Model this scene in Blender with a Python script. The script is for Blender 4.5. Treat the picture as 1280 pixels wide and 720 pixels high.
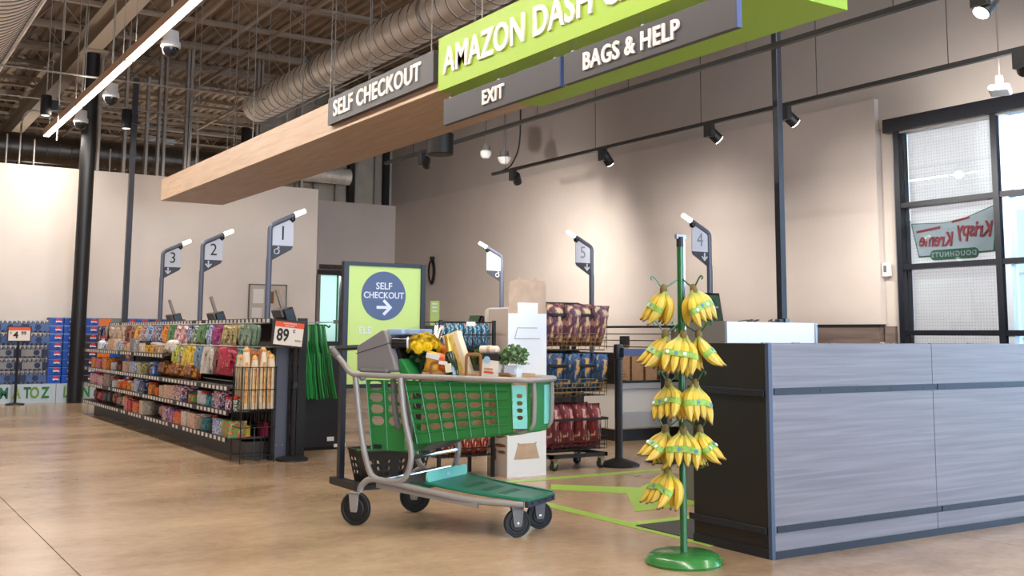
import bpy, bmesh, math, random
from mathutils import Vector, Matrix, Euler
for o in list(bpy.data.objects): bpy.data.objects.remove(o, do_unlink=True)
random.seed(7)
PI = math.pi
scene = bpy.context.scene
COL = scene.collection

# ---------------------------------------------------------------- camera
F_PX, PP_Y, YAW, PITCH, ROLL, EYE = 1326.5, 263.7, 0.566333, 0.116689, 0.00682, 1.10
fw = Vector((math.sin(YAW)*math.cos(PITCH), math.cos(YAW)*math.cos(PITCH), math.sin(PITCH)))
rt0 = Vector((math.cos(YAW), -math.sin(YAW), 0)); up0 = rt0.cross(fw)
rt = rt0*math.cos(ROLL) + up0*math.sin(ROLL); up = up0*math.cos(ROLL) - rt0*math.sin(ROLL)
cam_data = bpy.data.cameras.new('camera'); cam = bpy.data.objects.new('camera', cam_data); COL.objects.link(cam)
cam.matrix_world = Matrix(((rt.x, up.x, -fw.x, 0), (rt.y, up.y, -fw.y, 0), (rt.z, up.z, -fw.z, EYE), (0, 0, 0, 1)))
cam_data.sensor_width = 36; cam_data.lens = F_PX/1280*36
cam_data.shift_y = -(360-PP_Y)/1280
cam_data.clip_start = 0.05; cam_data.clip_end = 200
scene.camera = cam

# ---------------------------------------------------------------- view, world
vs = scene.view_settings
vs.view_transform = 'Standard'; vs.look = 'None'; vs.gamma = 1.0; vs.use_curve_mapping = False
vs.exposure = 0.0
scene.cycles.max_bounces = 8; scene.cycles.diffuse_bounces = 4; scene.cycles.glossy_bounces = 4
scene.cycles.transparent_max_bounces = 12; scene.cycles.caustics_reflective = False; scene.cycles.caustics_refractive = False
scene.cycles.sample_clamp_indirect = 6.0
world = bpy.data.worlds.new('world'); scene.world = world; world.use_nodes = True
bg = world.node_tree.nodes['Background']
bg.inputs['Color'].default_value = (0.56, 0.75, 1.0, 1)      # even overcast daylight outside the store front
bg.inputs['Strength'].default_value = 12.0

TUBE_W, SPOT_W, WASH_W = 80.0, 620.0, 55.0               # watts of each linear luminaire, track head, wall washer

# ---------------------------------------------------------------- helpers
def lin(c):
    c = c/255.0
    return c/12.92 if c <= 0.04045 else ((c+0.055)/1.055)**2.4
def rgb(c): return (lin(c[0]), lin(c[1]), lin(c[2]), 1)
MATS = {}
def mat(name, c, rough=0.5, metal=0.0, var=0.0, scale=6.0, bump=0.0, spec=0.5, emit=0.0, stretch=None, coat=0.0, trans=0.0, sheen=0.0):
    """principled material with optional noise variation of the colour and fine bump"""
    if name in MATS: return MATS[name]
    m = bpy.data.materials.new(name); m.use_nodes = True; nt = m.node_tree; b = nt.nodes['Principled BSDF']
    b.inputs['Base Color'].default_value = rgb(c); b.inputs['Roughness'].default_value = rough
    b.inputs['Metallic'].default_value = metal; b.inputs['Specular IOR Level'].default_value = spec
    if coat: b.inputs['Coat Weight'].default_value = coat; b.inputs['Coat Roughness'].default_value = 0.15
    if trans: b.inputs['Transmission Weight'].default_value = trans
    if emit:
        b.inputs['Emission Color'].default_value = rgb(c); b.inputs['Emission Strength'].default_value = emit
    if var or bump:
        tc = nt.nodes.new('ShaderNodeTexCoord'); mp = nt.nodes.new('ShaderNodeMapping'); nz = nt.nodes.new('ShaderNodeTexNoise')
        nz.inputs['Scale'].default_value = scale; nz.inputs['Detail'].default_value = 5
        if stretch: mp.inputs['Scale'].default_value = stretch
        nt.links.new(tc.outputs['Object'], mp.inputs['Vector']); nt.links.new(mp.outputs['Vector'], nz.inputs['Vector'])
        if var:
            rp = nt.nodes.new('ShaderNodeValToRGB'); e = rp.color_ramp.elements
            lo = [max(0, v*(1-var)) for v in c]; hi = [min(255, v*(1+var)) for v in c]
            e[0].position = 0.3; e[1].position = 0.7; e[0].color = rgb(lo); e[1].color = rgb(hi)
            nt.links.new(nz.outputs['Fac'], rp.inputs['Fac']); nt.links.new(rp.outputs['Color'], b.inputs['Base Color'])
        if bump:
            bp = nt.nodes.new('ShaderNodeBump'); bp.inputs['Strength'].default_value = bump; bp.inputs['Distance'].default_value = 0.01
            nt.links.new(nz.outputs['Fac'], bp.inputs['Height']); nt.links.new(bp.outputs['Normal'], b.inputs['Normal'])
    MATS[name] = m
    return m
def pack(name, cols, scale=22.0, rough=0.35, bump=0.25, stretch=(1, 1, 1)):
    """printed packaging: hard-edged patches of a few inks, crumpled film relief"""
    if name in MATS: return MATS[name]
    m = bpy.data.materials.new(name); m.use_nodes = True; nt = m.node_tree; b = nt.nodes['Principled BSDF']
    b.inputs['Roughness'].default_value = rough
    tc = nt.nodes.new('ShaderNodeTexCoord'); mp = nt.nodes.new('ShaderNodeMapping'); nz = nt.nodes.new('ShaderNodeTexNoise')
    mp.inputs['Scale'].default_value = stretch
    nz.inputs['Scale'].default_value = scale; nz.inputs['Detail'].default_value = 1.5
    rp = nt.nodes.new('ShaderNodeValToRGB'); rp.color_ramp.interpolation = 'CONSTANT'
    e = rp.color_ramp.elements; n = len(cols)
    e[0].position = 0; e[0].color = rgb(cols[0]); e[1].position = 0.5; e[1].color = rgb(cols[1 % n])
    if n > 2: x = e.new(0.6); x.color = rgb(cols[2])
    if n > 3: x = e.new(0.4); x.color = rgb(cols[3])
    nt.links.new(tc.outputs['Object'], mp.inputs['Vector']); nt.links.new(mp.outputs['Vector'], nz.inputs['Vector'])
    nt.links.new(nz.outputs['Fac'], rp.inputs['Fac']); nt.links.new(rp.outputs['Color'], b.inputs['Base Color'])
    if bump:
        n2 = nt.nodes.new('ShaderNodeTexNoise'); n2.inputs['Scale'].default_value = 45; n2.inputs['Detail'].default_value = 2
        nt.links.new(tc.outputs['Object'], n2.inputs['Vector'])
        bp = nt.nodes.new('ShaderNodeBump'); bp.inputs['Strength'].default_value = bump; bp.inputs['Distance'].default_value = 0.02
        nt.links.new(n2.outputs['Fac'], bp.inputs['Height']); nt.links.new(bp.outputs['Normal'], b.inputs['Normal'])
    MATS[name] = m
    return m
def wood(name, c1, c2, axis='Y', rough=0.45, scale=3.0, ratio=14.0):
    if name in MATS: return MATS[name]
    m = bpy.data.materials.new(name); m.use_nodes = True; nt = m.node_tree; b = nt.nodes['Principled BSDF']
    b.inputs['Roughness'].default_value = rough
    tc = nt.nodes.new('ShaderNodeTexCoord'); mp = nt.nodes.new('ShaderNodeMapping')
    s = [ratio, ratio, ratio]; s['XYZ'.index(axis)] = 0.7
    mp.inputs['Scale'].default_value = s
    nz = nt.nodes.new('ShaderNodeTexNoise'); nz.inputs['Scale'].default_value = scale; nz.inputs['Detail'].default_value = 6; nz.inputs['Distortion'].default_value = 0.6
    rp = nt.nodes.new('ShaderNodeValToRGB'); e = rp.color_ramp.elements
    e[0].position = 0.34; e[1].position = 0.66; e[0].color = rgb(c1); e[1].color = rgb(c2)
    nt.links.new(tc.outputs['Object'], mp.inputs['Vector']); nt.links.new(mp.outputs['Vector'], nz.inputs['Vector'])
    nt.links.new(nz.outputs['Fac'], rp.inputs['Fac']); nt.links.new(rp.outputs['Color'], b.inputs['Base Color'])
    MATS[name] = m
    return m

class MB:
    def __init__(s): s.v = []; s.f = []
    def add(s, vs_, fs):
        o = len(s.v); s.v += [tuple(v) for v in vs_]; s.f += [tuple(i+o for i in f) for f in fs]; return s
    def box(s, x0, y0, z0, x1, y1, z1):
        return s.add([(x0,y0,z0),(x1,y0,z0),(x1,y1,z0),(x0,y1,z0),(x0,y0,z1),(x1,y0,z1),(x1,y1,z1),(x0,y1,z1)],
            [(0,3,2,1),(4,5,6,7),(0,1,5,4),(1,2,6,5),(2,3,7,6),(3,0,4,7)])
    def cbox(s, c, d, M=None):
        hx, hy, hz = d[0]/2, d[1]/2, d[2]/2
        o = len(s.v); s.box(-hx,-hy,-hz,hx,hy,hz)
        M = M or Matrix.Identity(3); c = Vector(c)
        for i in range(o, len(s.v)): s.v[i] = tuple(M @ Vector(s.v[i]) + c)
        return s
    def hexa(s, b, t):   # bottom four, top four corner points
        return s.add(list(b)+list(t), [(0,3,2,1),(4,5,6,7),(0,1,5,4),(1,2,6,5),(2,3,7,6),(3,0,4,7)])
    def prism(s, poly, a, b, axis='Z'):
        """extrude a 2-D polygon between a and b along an axis (poly in the other two axes, in XYZ order)"""
        n = len(poly)
        def p3(p, h): return {'Z': (p[0], p[1], h), 'Y': (p[0], h, p[1]), 'X': (h, p[0], p[1])}[axis]
        vs_ = [p3(p, a) for p in poly] + [p3(p, b) for p in poly]
        fs = [tuple(range(n-1, -1, -1)), tuple(range(n, 2*n))] + [(i, (i+1) % n, n+(i+1) % n, n+i) for i in range(n)]
        return s.add(vs_, fs)
    def tube(s, pts, r, n=8, cap=True, closed=False, squash=None):
        pts = [Vector(p) for p in pts]; m = len(pts)
        rs = r if isinstance(r, (list, tuple)) else [r]*m
        t0 = (pts[1]-pts[0]).normalized()
        a = Vector((0,0,1)) if abs(t0.z) < 0.9 else Vector((1,0,0))
        nrm = (a - t0*a.dot(t0)).normalized(); o = len(s.v); ring = []
        for i, p in enumerate(pts):
            if closed: t = (pts[(i+1) % m]-pts[i-1]).normalized()
            elif i == 0: t = t0
            elif i == m-1: t = (pts[i]-pts[i-1]).normalized()
            else:
                t = (pts[i+1]-pts[i]).normalized() + (pts[i]-pts[i-1]).normalized()
                t = t.normalized() if t.length > 1e-6 else t0
            nrm = nrm - t*nrm.dot(t)
            nrm = nrm.normalized() if nrm.length > 1e-6 else t.orthogonal().normalized()
            bn = t.cross(nrm)
            for k in range(n):
                an = 2*PI*k/n; ca, sa = math.cos(an), math.sin(an)
                if squash: ca *= squash[0]; sa *= squash[1]
                s.v.append(tuple(p + (nrm*ca + bn*sa)*rs[i]))
        for i in range(m if closed else m-1):
            for k in range(n):
                a0 = o+i*n+k; a1 = o+i*n+(k+1) % n; j = (i+1) % m
                s.f.append((a0, a1, o+j*n+(k+1) % n, o+j*n+k))
        if cap and not closed:
            s.f.append(tuple(o+k for k in range(n-1, -1, -1))); s.f.append(tuple(o+(m-1)*n+k for k in range(n)))
        return s
    def lathe(s, prof, n=16, c=(0,0,0), axis='Z', cap=True):
        o = len(s.v); m = len(prof)
        for r, h in prof:
            for k in range(n):
                a = 2*PI*k/n; x, y = r*math.cos(a), r*math.sin(a)
                q = {'Z': (x, y, h), 'X': (h, x, y), 'Y': (y, h, x)}[axis]
                s.v.append((q[0]+c[0], q[1]+c[1], q[2]+c[2]))
        for i in range(m-1):
            for k in range(n): s.f.append((o+i*n+k, o+i*n+(k+1) % n, o+(i+1)*n+(k+1) % n, o+(i+1)*n+k))
        if cap:
            if prof[0][0] > 1e-6: s.f.append(tuple(o+k for k in range(n-1, -1, -1)))
            if prof[-1][0] > 1e-6: s.f.append(tuple(o+(m-1)*n+k for k in range(n)))
        return s
    def grid(s, fn, nu, nv, closed_u=False):
        o = len(s.v)
        for i in range(nu+1):
            for j in range(nv+1): s.v.append(tuple(fn(i/nu, j/nv)))
        for i in range(nu):
            for j in range(nv):
                a = o+i*(nv+1)+j; s.f.append((a, a+nv+1, a+nv+2, a+1))
        return s
    def holes(s, fn, cols, rows, inset=0.16, rnd=0.45, skip=None, seg=3):
        """sheet of cells, each with a rounded hole; fn maps (u, v) in 0..1 to a point"""
        for i in range(cols):
            for j in range(rows):
                u0, u1, v0, v1 = i/cols, (i+1)/cols, j/rows, (j+1)/rows
                if skip and skip(i, j):
                    o = len(s.v); s.v += [tuple(fn(*q)) for q in ((u0,v0),(u1,v0),(u1,v1),(u0,v1))]; s.f.append((o,o+1,o+2,o+3)); continue
                du, dv = u1-u0, v1-v0; ins = inset if isinstance(inset, tuple) else (inset, inset)
                a0, a1, b0, b1 = u0+du*ins[0], u1-du*ins[0], v0+dv*ins[1], v1-dv*ins[1]
                ru, rv = (a1-a0)*rnd*0.6, (b1-b0)*rnd
                inner = []; outer = []
                for (cx, cy, st, ox, oy) in ((a1-ru, b1-rv, 0, u1, v1), (a0+ru, b1-rv, 1, u0, v1), (a0+ru, b0+rv, 2, u0, v0), (a1-ru, b0+rv, 3, u1, v0)):
                    for q in range(seg+1):
                        an = PI/2*(st+q/seg); inner.append((cx+ru*math.cos(an), cy+rv*math.sin(an)))
                        if q == 0: outer.append((u1, cy) if st == 0 else (cx, v1) if st == 1 else (u0, cy) if st == 2 else (cx, v0))
                        elif q == seg: outer.append((cx, v1) if st == 0 else (u0, cy) if st == 1 else (cx, v0) if st == 2 else (u1, cy))
                        else: outer.append((ox, oy))
                m = len(inner); o = len(s.v)
                s.v += [tuple(fn(*p)) for p in inner] + [tuple(fn(*p)) for p in outer]
                for k in range(m):
                    k2 = (k+1) % m; s.f.append((o+k, o+m+k, o+m+k2, o+k2))
        return s
    def mesh(s, name, m, smooth=False):
        me = bpy.data.meshes.new(name); me.from_pydata(s.v, [], s.f); me.validate()
        bm = bmesh.new(); bm.from_mesh(me); bmesh.ops.recalc_face_normals(bm, faces=bm.faces); bm.to_mesh(me); bm.free()
        if m: me.materials.append(m)
        if smooth:
            me.polygons.foreach_set('use_smooth', [True]*len(me.polygons))
            try: me.set_sharp_from_angle(angle=math.radians(40))
            except Exception: pass
        me.update(); return me
    def build(s, name, m, parent=None, smooth=False, bevel=0.0, solid=0.0, sub=0, loc=None, rot=None):
        o = bpy.data.objects.new(name, s.mesh(name, m, smooth)); COL.objects.link(o)
        if parent: o.parent = parent
        if loc: o.location = loc
        if rot: o.rotation_euler = rot
        if solid:
            q = o.modifiers.new('solid', 'SOLIDIFY'); q.thickness = solid; q.offset = 0
        if bevel:
            q = o.modifiers.new('bevel', 'BEVEL'); q.width = bevel; q.segments = 2; q.limit_method = 'ANGLE'; q.angle_limit = math.radians(40)
        if sub:
            q = o.modifiers.new('sub', 'SUBSURF'); q.levels = sub; q.render_levels = sub
        return o
def bx(*a): return MB().box(*a)
def tag(o, label=None, cat=None, group=None, kind=None):
    if label: o['label'] = label
    if cat: o['category'] = cat
    if group: o['group'] = group
    if kind: o['kind'] = kind
    return o
def thing(name, label, cat, loc=(0,0,0), rz=0.0, group=None, rot=None):
    o = bpy.data.objects.new(name, None); COL.objects.link(o); o.empty_display_size = 0.1
    o.location = loc; o.rotation_euler = rot or (0, 0, rz)
    return tag(o, label, cat, group)
def struct(o): return tag(o, kind='structure')
def inst(name, src, parent=None, loc=(0,0,0), rot=(0,0,0), scale=None, m=None):
    """another object of the same mesh"""
    o = bpy.data.objects.new(name, src.data if hasattr(src, 'data') else src); COL.objects.link(o)
    if hasattr(src, 'modifiers'):
        for q in src.modifiers:
            w = o.modifiers.new(q.name, q.type)
            for k in ('thickness', 'offset', 'width', 'segments', 'limit_method', 'angle_limit', 'levels', 'render_levels'):
                if hasattr(q, k): setattr(w, k, getattr(q, k))
    if parent: o.parent = parent
    o.location = loc; o.rotation_euler = rot
    if scale: o.scale = scale
    if m:
        o.material_slots[0].link = 'OBJECT'; o.material_slots[0].material = m
    return o
def copy_tree(o, parent=None):
    c = o.copy(); COL.objects.link(c); c.parent = parent
    for ch in list(o.children): copy_tree(ch, c)
    return c
FACE = {'-X': (PI/2, 0, -PI/2), '-Y': (PI/2, 0, 0), '+X': (PI/2, 0, PI/2), '+Y': (PI/2, 0, PI), '+Z': (0, 0, 0)}
def text(body, size, m, parent, loc, face='-Y', ext=0.004, sx=1.0, bold=0.0, align='CENTER', name='lettering', shear=0.0, space=1.0, mirror=False, rot=None):
    cu = bpy.data.curves.new('txt', 'FONT'); cu.body = body; cu.size = size; cu.extrude = ext; cu.offset = bold*size
    cu.align_x = align; cu.align_y = 'CENTER'; cu.shear = shear; cu.space_character = space; cu.resolution_u = 3
    t = bpy.data.objects.new('txt', cu); COL.objects.link(t)
    bpy.context.view_layer.update()
    me = bpy.data.meshes.new_from_object(t.evaluated_get(bpy.context.evaluated_depsgraph_get()))
    bpy.data.objects.remove(t, do_unlink=True); bpy.data.curves.remove(cu)
    me.transform(Matrix.Diagonal((-sx if mirror else sx, 1, 1, 1)))
    if mirror: me.flip_normals()
    me.materials.clear(); me.materials.append(m)
    o = bpy.data.objects.new(name, me); COL.objects.link(o); o.parent = parent; o.location = loc
    o.rotation_euler = rot or FACE[face]
    return o
def disc(r, n=32): return [(r*math.cos(2*PI*k/n), r*math.sin(2*PI*k/n)) for k in range(n)]
def rrect(x0, y0, x1, y1, r, n=4):
    p = []
    for cx, cy, st in ((x1-r, y1-r, 0), (x0+r, y1-r, 1), (x0+r, y0+r, 2), (x1-r, y0+r, 3)):
        for k in range(n+1):
            a = PI/2*(st+k/n); p.append((cx+r*math.cos(a), cy+r*math.sin(a)))
    return p
def smooth_path(pts, n=6):
    """Catmull-Rom through the points"""
    P = [Vector(p) for p in pts]; out = []
    for i in range(len(P)-1):
        p0 = P[max(i-1, 0)]; p1 = P[i]; p2 = P[i+1]; p3 = P[min(i+2, len(P)-1)]
        for k in range(n):
            t = k/n
            out.append(0.5*((2*p1)+(p2-p0)*t+(2*p0-5*p1+4*p2-p3)*t*t+(3*p1-p0-3*p2+p3)*t**3))
    out.append(P[-1]); return out
def fillet(pts, r=0.05, n=4):
    """round the corners of a polyline"""
    P = [Vector(p) for p in pts]; out = [P[0]]
    for i in range(1, len(P)-1):
        a = (P[i-1]-P[i]); b = (P[i+1]-P[i]); d = min(r, a.length*0.45, b.length*0.45)
        s, e = P[i]+a.normalized()*d, P[i]+b.normalized()*d
        for k in range(n+1):
            t = k/n; out.append(s*(1-t)**2+P[i]*2*t*(1-t)+e*t*t)
    out.append(P[-1]); return out
ORD = ['first', 'second', 'third', 'fourth', 'fifth', 'sixth', 'seventh', 'eighth', 'ninth', 'tenth', 'eleventh', 'twelfth', 'thirteenth',
       'fourteenth', 'fifteenth', 'sixteenth', 'seventeenth', 'eighteenth', 'nineteenth', 'twentieth']
def lamp(kind, name, loc, watts, color, parent=None, direction=None, size=(0.1, 0.1), spot=60, blend=0.6, radius=0.04):
    d = bpy.data.lights.new(name, kind); d.energy = watts; d.color = color
    if kind == 'AREA': d.shape = 'RECTANGLE'; d.size, d.size_y = size
    if kind == 'SPOT': d.spot_size = math.radians(spot); d.spot_blend = blend; d.shadow_soft_size = radius
    o = bpy.data.objects.new(name, d); COL.objects.link(o); o.location = loc
    if parent: o.parent = parent
    if direction: o.rotation_euler = Vector(direction).to_track_quat('-Z', 'Y').to_euler()
    return o
# ---------------------------------------------------------------- materials
M_WALL = mat('warm_white_paint', (226, 214, 202), 0.75, var=0.015, scale=1.5)
M_WALLR = mat('taupe_paint', (198, 185, 175), 0.8, var=0.02, scale=1.2)
M_WALLU = mat('taupe_paint_upper', (190, 179, 170), 0.8, var=0.02, scale=1.2)
M_BLACK = mat('black_powder_coat', (24, 23, 24), 0.45)
M_BLACKG = mat('black_gloss', (16, 16, 18), 0.2)
M_RUBBER = mat('black_rubber', (20, 19, 19), 0.6)
M_NAVY = mat('navy_frame', (13, 17, 27), 0.4)
M_STEEL = mat('brushed_steel', (176, 174, 172), 0.32, metal=1.0)
M_GALV = mat('galvanised_steel', (226, 220, 210), 0.36, metal=0.45, var=0.06, scale=4)
M_DUCTD = mat('dull_galvanised', (120, 112, 104), 0.42, metal=0.85, var=0.08, scale=3)
M_STUD = mat('steel_stud', (168, 160, 150), 0.45, metal=0.5)
M_DECK = mat('painted_roof_deck', (150, 130, 110), 0.75, var=0.08, scale=1.5)
M_JOIST = mat('painted_joist', (158, 142, 126), 0.7)
M_GIRD = mat('painted_girder', (164, 148, 130), 0.65)
M_CONDUIT = mat('grey_conduit', (160, 154, 146), 0.45, metal=0.3)
M_WHITE = mat('white_plastic', (228, 228, 226), 0.4)
M_WHITEG = mat('white_panel', (226, 229, 234), 0.3)
M_SIGNG = mat('charcoal_sign', (60, 57, 60), 0.5)
M_LETTER = mat('cream_letters', (244, 234, 222), 0.5)
M_LIME = mat('lime_green_panel', (148, 182, 34), 0.45)
M_LIMES = mat('lime_side_panel', (150, 186, 48), 0.5)
M_GREY = mat('cart_grey_paint', (150, 143, 136), 0.35, metal=0.15)
M_DGREY = mat('dark_grey_plastic', (104, 100, 96), 0.5)
M_CART = mat('green_cart_plastic', (38, 120, 56), 0.38)
M_TEAL = mat('mint_clip_panel', (128, 206, 190), 0.35)
M_TRAY = mat('teal_green_tray', (30, 112, 84), 0.35)
M_CHROME = mat('chrome', (210, 212, 216), 0.12, metal=1.0)
M_KRAFT = mat('kraft_paper', (188, 144, 104), 0.8, var=0.06, scale=20)
M_CARD = mat('brown_cardboard', (190, 160, 136), 0.85, var=0.04, scale=12)
M_BOXW = mat('white_cardboard', (232, 232, 236), 0.7)
M_STANDG = mat('banana_stand_green', (30, 92, 40), 0.3, coat=0.3)
M_OAK = wood('pale_oak_laminate', (178, 148, 121), (196, 168, 141), 'Y', 0.5, 2.0, 9.0)
M_COUNTER = wood('grey_wood_laminate', (108, 103, 107), (126, 121, 125), 'X', 0.34, 1.6, 26.0)
M_RAILW = wood('dark_wood_rail', (96, 82, 76), (124, 108, 100), 'Y', 0.5, 2.0, 10.0)
M_COUNTERD = mat('dark_counter_side', (28, 25, 22), 0.4, var=0.1, scale=3)
M_STRIP = mat('blackened_metal_strip', (52, 54, 60), 0.38, metal=0.6)
M_TAPE = mat('lime_floor_tape', (152, 186, 78), 0.4)
M_MAT = mat('dark_floor_mat', (62, 56, 54), 0.8, bump=0.2, scale=120)
M_SHELF = mat('dark_shelf_metal', (70, 64, 60), 0.5)
M_SHELFB = mat('taupe_shelf_back', (142, 132, 122), 0.6)
M_TAGW = mat('price_tag_white', (224, 220, 212), 0.6)
M_ORANGE = mat('sign_orange', (226, 88, 44), 0.5)
M_INK = mat('black_ink', (36, 32, 32), 0.6)
M_SLATE = mat('slate_blue', (70, 84, 118), 0.5)
M_LIMEP = mat('lime_poster', (184, 204, 116), 0.5)
M_POST = mat('slate_post', (98, 102, 116), 0.4, metal=0.2)
M_FLAG = mat('flag_white', (206, 208, 218), 0.45)
M_FLAGD = mat('flag_charcoal', (66, 68, 76), 0.5)
M_GLOW = mat('white_green_lamp', (232, 255, 236), 0.4, emit=3.0)
M_TUBE = mat('warm_lens', (255, 236, 220), 0.4, emit=5.0)
M_SPOTL = mat('spot_lens', (255, 244, 230), 0.4, emit=25.0)
M_DARK = mat('dark_void', (30, 28, 27), 0.8)
M_GLASSY = None
def glass(name, tint=(235, 242, 245), refl=0.06, rough=0.0):
    if name in MATS: return MATS[name]
    m = bpy.data.materials.new(name); m.use_nodes = True; nt = m.node_tree; nt.nodes.remove(nt.nodes['Principled BSDF'])
    tr = nt.nodes.new('ShaderNodeBsdfTransparent'); gl = nt.nodes.new('ShaderNodeBsdfGlossy'); mx = nt.nodes.new('ShaderNodeMixShader'); fr = nt.nodes.new('ShaderNodeFresnel')
    tr.inputs['Color'].default_value = rgb(tint); gl.inputs['Roughness'].default_value = rough; fr.inputs['IOR'].default_value = 1.5
    nt.links.new(fr.outputs['Fac'], mx.inputs['Fac']); nt.links.new(tr.outputs[0], mx.inputs[1]); nt.links.new(gl.outputs[0], mx.inputs[2])
    nt.links.new(mx.outputs[0], nt.nodes['Material Output'].inputs['Surface']); MATS[name] = m
    return m
M_GLASS = glass('window_glass')
M_FILM = glass('clear_film', (240, 244, 248), rough=0.08)
def floor_material():
    m = bpy.data.materials.new('polished_concrete'); m.use_nodes = True; nt = m.node_tree; b = nt.nodes['Principled BSDF']
    tc = nt.nodes.new('ShaderNodeTexCoord')
    n1 = nt.nodes.new('ShaderNodeTexNoise'); n1.inputs['Scale'].default_value = 0.55; n1.inputs['Detail'].default_value = 6; n1.inputs['Roughness'].default_value = 0.62
    n2 = nt.nodes.new('ShaderNodeTexNoise'); n2.inputs['Scale'].default_value = 14; n2.inputs['Detail'].default_value = 8; n2.inputs['Roughness'].default_value = 0.7
    mp = nt.nodes.new('ShaderNodeMapping'); mp.inputs['Scale'].default_value = (1.0, 1.6, 1)
    mx = nt.nodes.new('ShaderNodeMath'); mx.operation = 'MULTIPLY_ADD'; mx.inputs[1].default_value = 0.35
    rp = nt.nodes.new('ShaderNodeValToRGB'); e = rp.color_ramp.elements
    e[0].position = 0.48; e[0].color = rgb((138, 112, 86)); e[1].position = 0.84; e[1].color = rgb((186, 159, 128))
    nt.links.new(tc.outputs['Object'], mp.inputs['Vector']); nt.links.new(mp.outputs['Vector'], n1.inputs['Vector']); nt.links.new(tc.outputs['Object'], n2.inputs['Vector'])
    nt.links.new(n2.outputs['Fac'], mx.inputs[0]); nt.links.new(n1.outputs['Fac'], mx.inputs[2])
    nt.links.new(mx.outputs[0], rp.inputs['Fac']); nt.links.new(rp.outputs['Color'], b.inputs['Base Color'])
    rr = nt.nodes.new('ShaderNodeMapRange'); rr.inputs['To Min'].default_value = 0.16; rr.inputs['To Max'].default_value = 0.3
    nt.links.new(n1.outputs['Fac'], rr.inputs['Value']); nt.links.new(rr.outputs['Result'], b.inputs['Roughness'])
    b.inputs['Specular IOR Level'].default_value = 0.55
    return m
M_FLOOR = floor_material()
def pegboard():
    m = bpy.data.materials.new('perforated_panel'); m.use_nodes = True; nt = m.node_tree; b = nt.nodes['Principled BSDF']
    tc = nt.nodes.new('ShaderNodeTexCoord'); mp = nt.nodes.new('ShaderNodeMapping'); mp.inputs['Scale'].default_value = (1/0.036,)*3
    fr = nt.nodes.new('ShaderNodeVectorMath'); fr.operation = 'FRACTION'; sb = nt.nodes.new('ShaderNodeVectorMath'); sb.operation = 'SUBTRACT'; sb.inputs[1].default_value = (0.5, 0.5, 0.5)
    ml = nt.nodes.new('ShaderNodeVectorMath'); ml.operation = 'MULTIPLY'; ml.inputs[1].default_value = (0, 1, 1)
    ln = nt.nodes.new('ShaderNodeVectorMath'); ln.operation = 'LENGTH'; lt = nt.nodes.new('ShaderNodeMath'); lt.operation = 'LESS_THAN'; lt.inputs[1].default_value = 0.2
    mx = nt.nodes.new('ShaderNodeMix'); mx.data_type = 'RGBA'; mx.inputs['A'].default_value = rgb((236, 236, 234)); mx.inputs['B'].default_value = rgb((130, 130, 132))
    L = nt.links.new
    L(tc.outputs['Object'], mp.inputs['Vector']); L(mp.outputs['Vector'], fr.inputs[0]); L(fr.outputs['Vector'], sb.inputs[0]); L(sb.outputs['Vector'], ml.inputs[0])
    L(ml.outputs['Vector'], ln.inputs[0]); L(ln.outputs['Value'], lt.inputs[0]); L(lt.outputs[0], mx.inputs['Factor']); L(mx.outputs['Result'], b.inputs['Base Color'])
    tl = nt.nodes.new('ShaderNodeBsdfTranslucent'); ms = nt.nodes.new('ShaderNodeMixShader'); ms.inputs[0].default_value = 0.5
    tl.inputs['Color'].default_value = rgb((250, 228, 214)); L(b.outputs[0], ms.inputs[1]); L(tl.outputs[0], ms.inputs[2]); L(ms.outputs[0], nt.nodes['Material Output'].inputs['Surface'])
    return m
M_PEG = pegboard()

def frosted():  # leaf made translucent to pick up the lamp added behind it
    m = bpy.data.materials.new('translucent_door_leaf'); m.use_nodes = True; nt = m.node_tree; b = nt.nodes['Principled BSDF']
    b.inputs['Base Color'].default_value = rgb((216, 232, 230)); b.inputs['Roughness'].default_value = 0.4
    tl = nt.nodes.new('ShaderNodeBsdfTranslucent'); tl.inputs['Color'].default_value = rgb((214, 236, 232)); ms = nt.nodes.new('ShaderNodeMixShader'); ms.inputs[0].default_value = 0.6
    nt.links.new(b.outputs[0], ms.inputs[1]); nt.links.new(tl.outputs[0], ms.inputs[2]); nt.links.new(ms.outputs[0], nt.nodes['Material Output'].inputs['Surface'])
    return m
M_FROST = frosted()
# ---------------------------------------------------------------- the building shell
fl = struct(bx(-14, -6, -0.12, 12.5, 33, -0.015).build('floor', M_DARK))
xs = [-14, -8.0, -3.4, 1.03, 5.43, 9.8, 12.5]; ys = [-6, -2.0, 3.0, 8.6, 14.2, 19.8, 26, 33]
for i in range(len(xs)-1):
    for j in range(len(ys)-1):
        bx(xs[i]+0.003, ys[j]+0.003, -0.1, xs[i+1]-0.003, ys[j+1]-0.003, 0).build('slab', M_FLOOR, fl)
RW = 10.5                                           # inner face of the long right-hand wall
wl = struct(bx(-14.2, -6, 0, -14, 33, 6.7).build('wall_left', M_WALLU))
wf = struct(bx(-14, 32, 0, 12.5, 32.2, 6.7).build('wall_far', mat('far_wall_panel', (122, 112, 102), 0.7)))
for k in range(22): bx(-10+k*1.0, 31.97, 0, -9.985+k*1.0, 32, 6.5).build('panel_seam', M_DARK, wf)
wb = struct(bx(-14, 18.9, 0, 7.64, 19.1, 3.84).build('wall_back', M_WALL))
for x, top in ((3.36, 5.6), (3.62, 5.9), (4.05, 6.4), (4.42, 5.6), (4.62, 6.5), (4.72, 6.5), (5.1, 6.2), (5.16, 6.2), (6.4, 6.3), (6.47, 6.3), (7.3, 6.4)):
    bx(x, 18.95, 3.84, x+0.045, 19.06, top).build('stud', M_STUD, wb)
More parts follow.
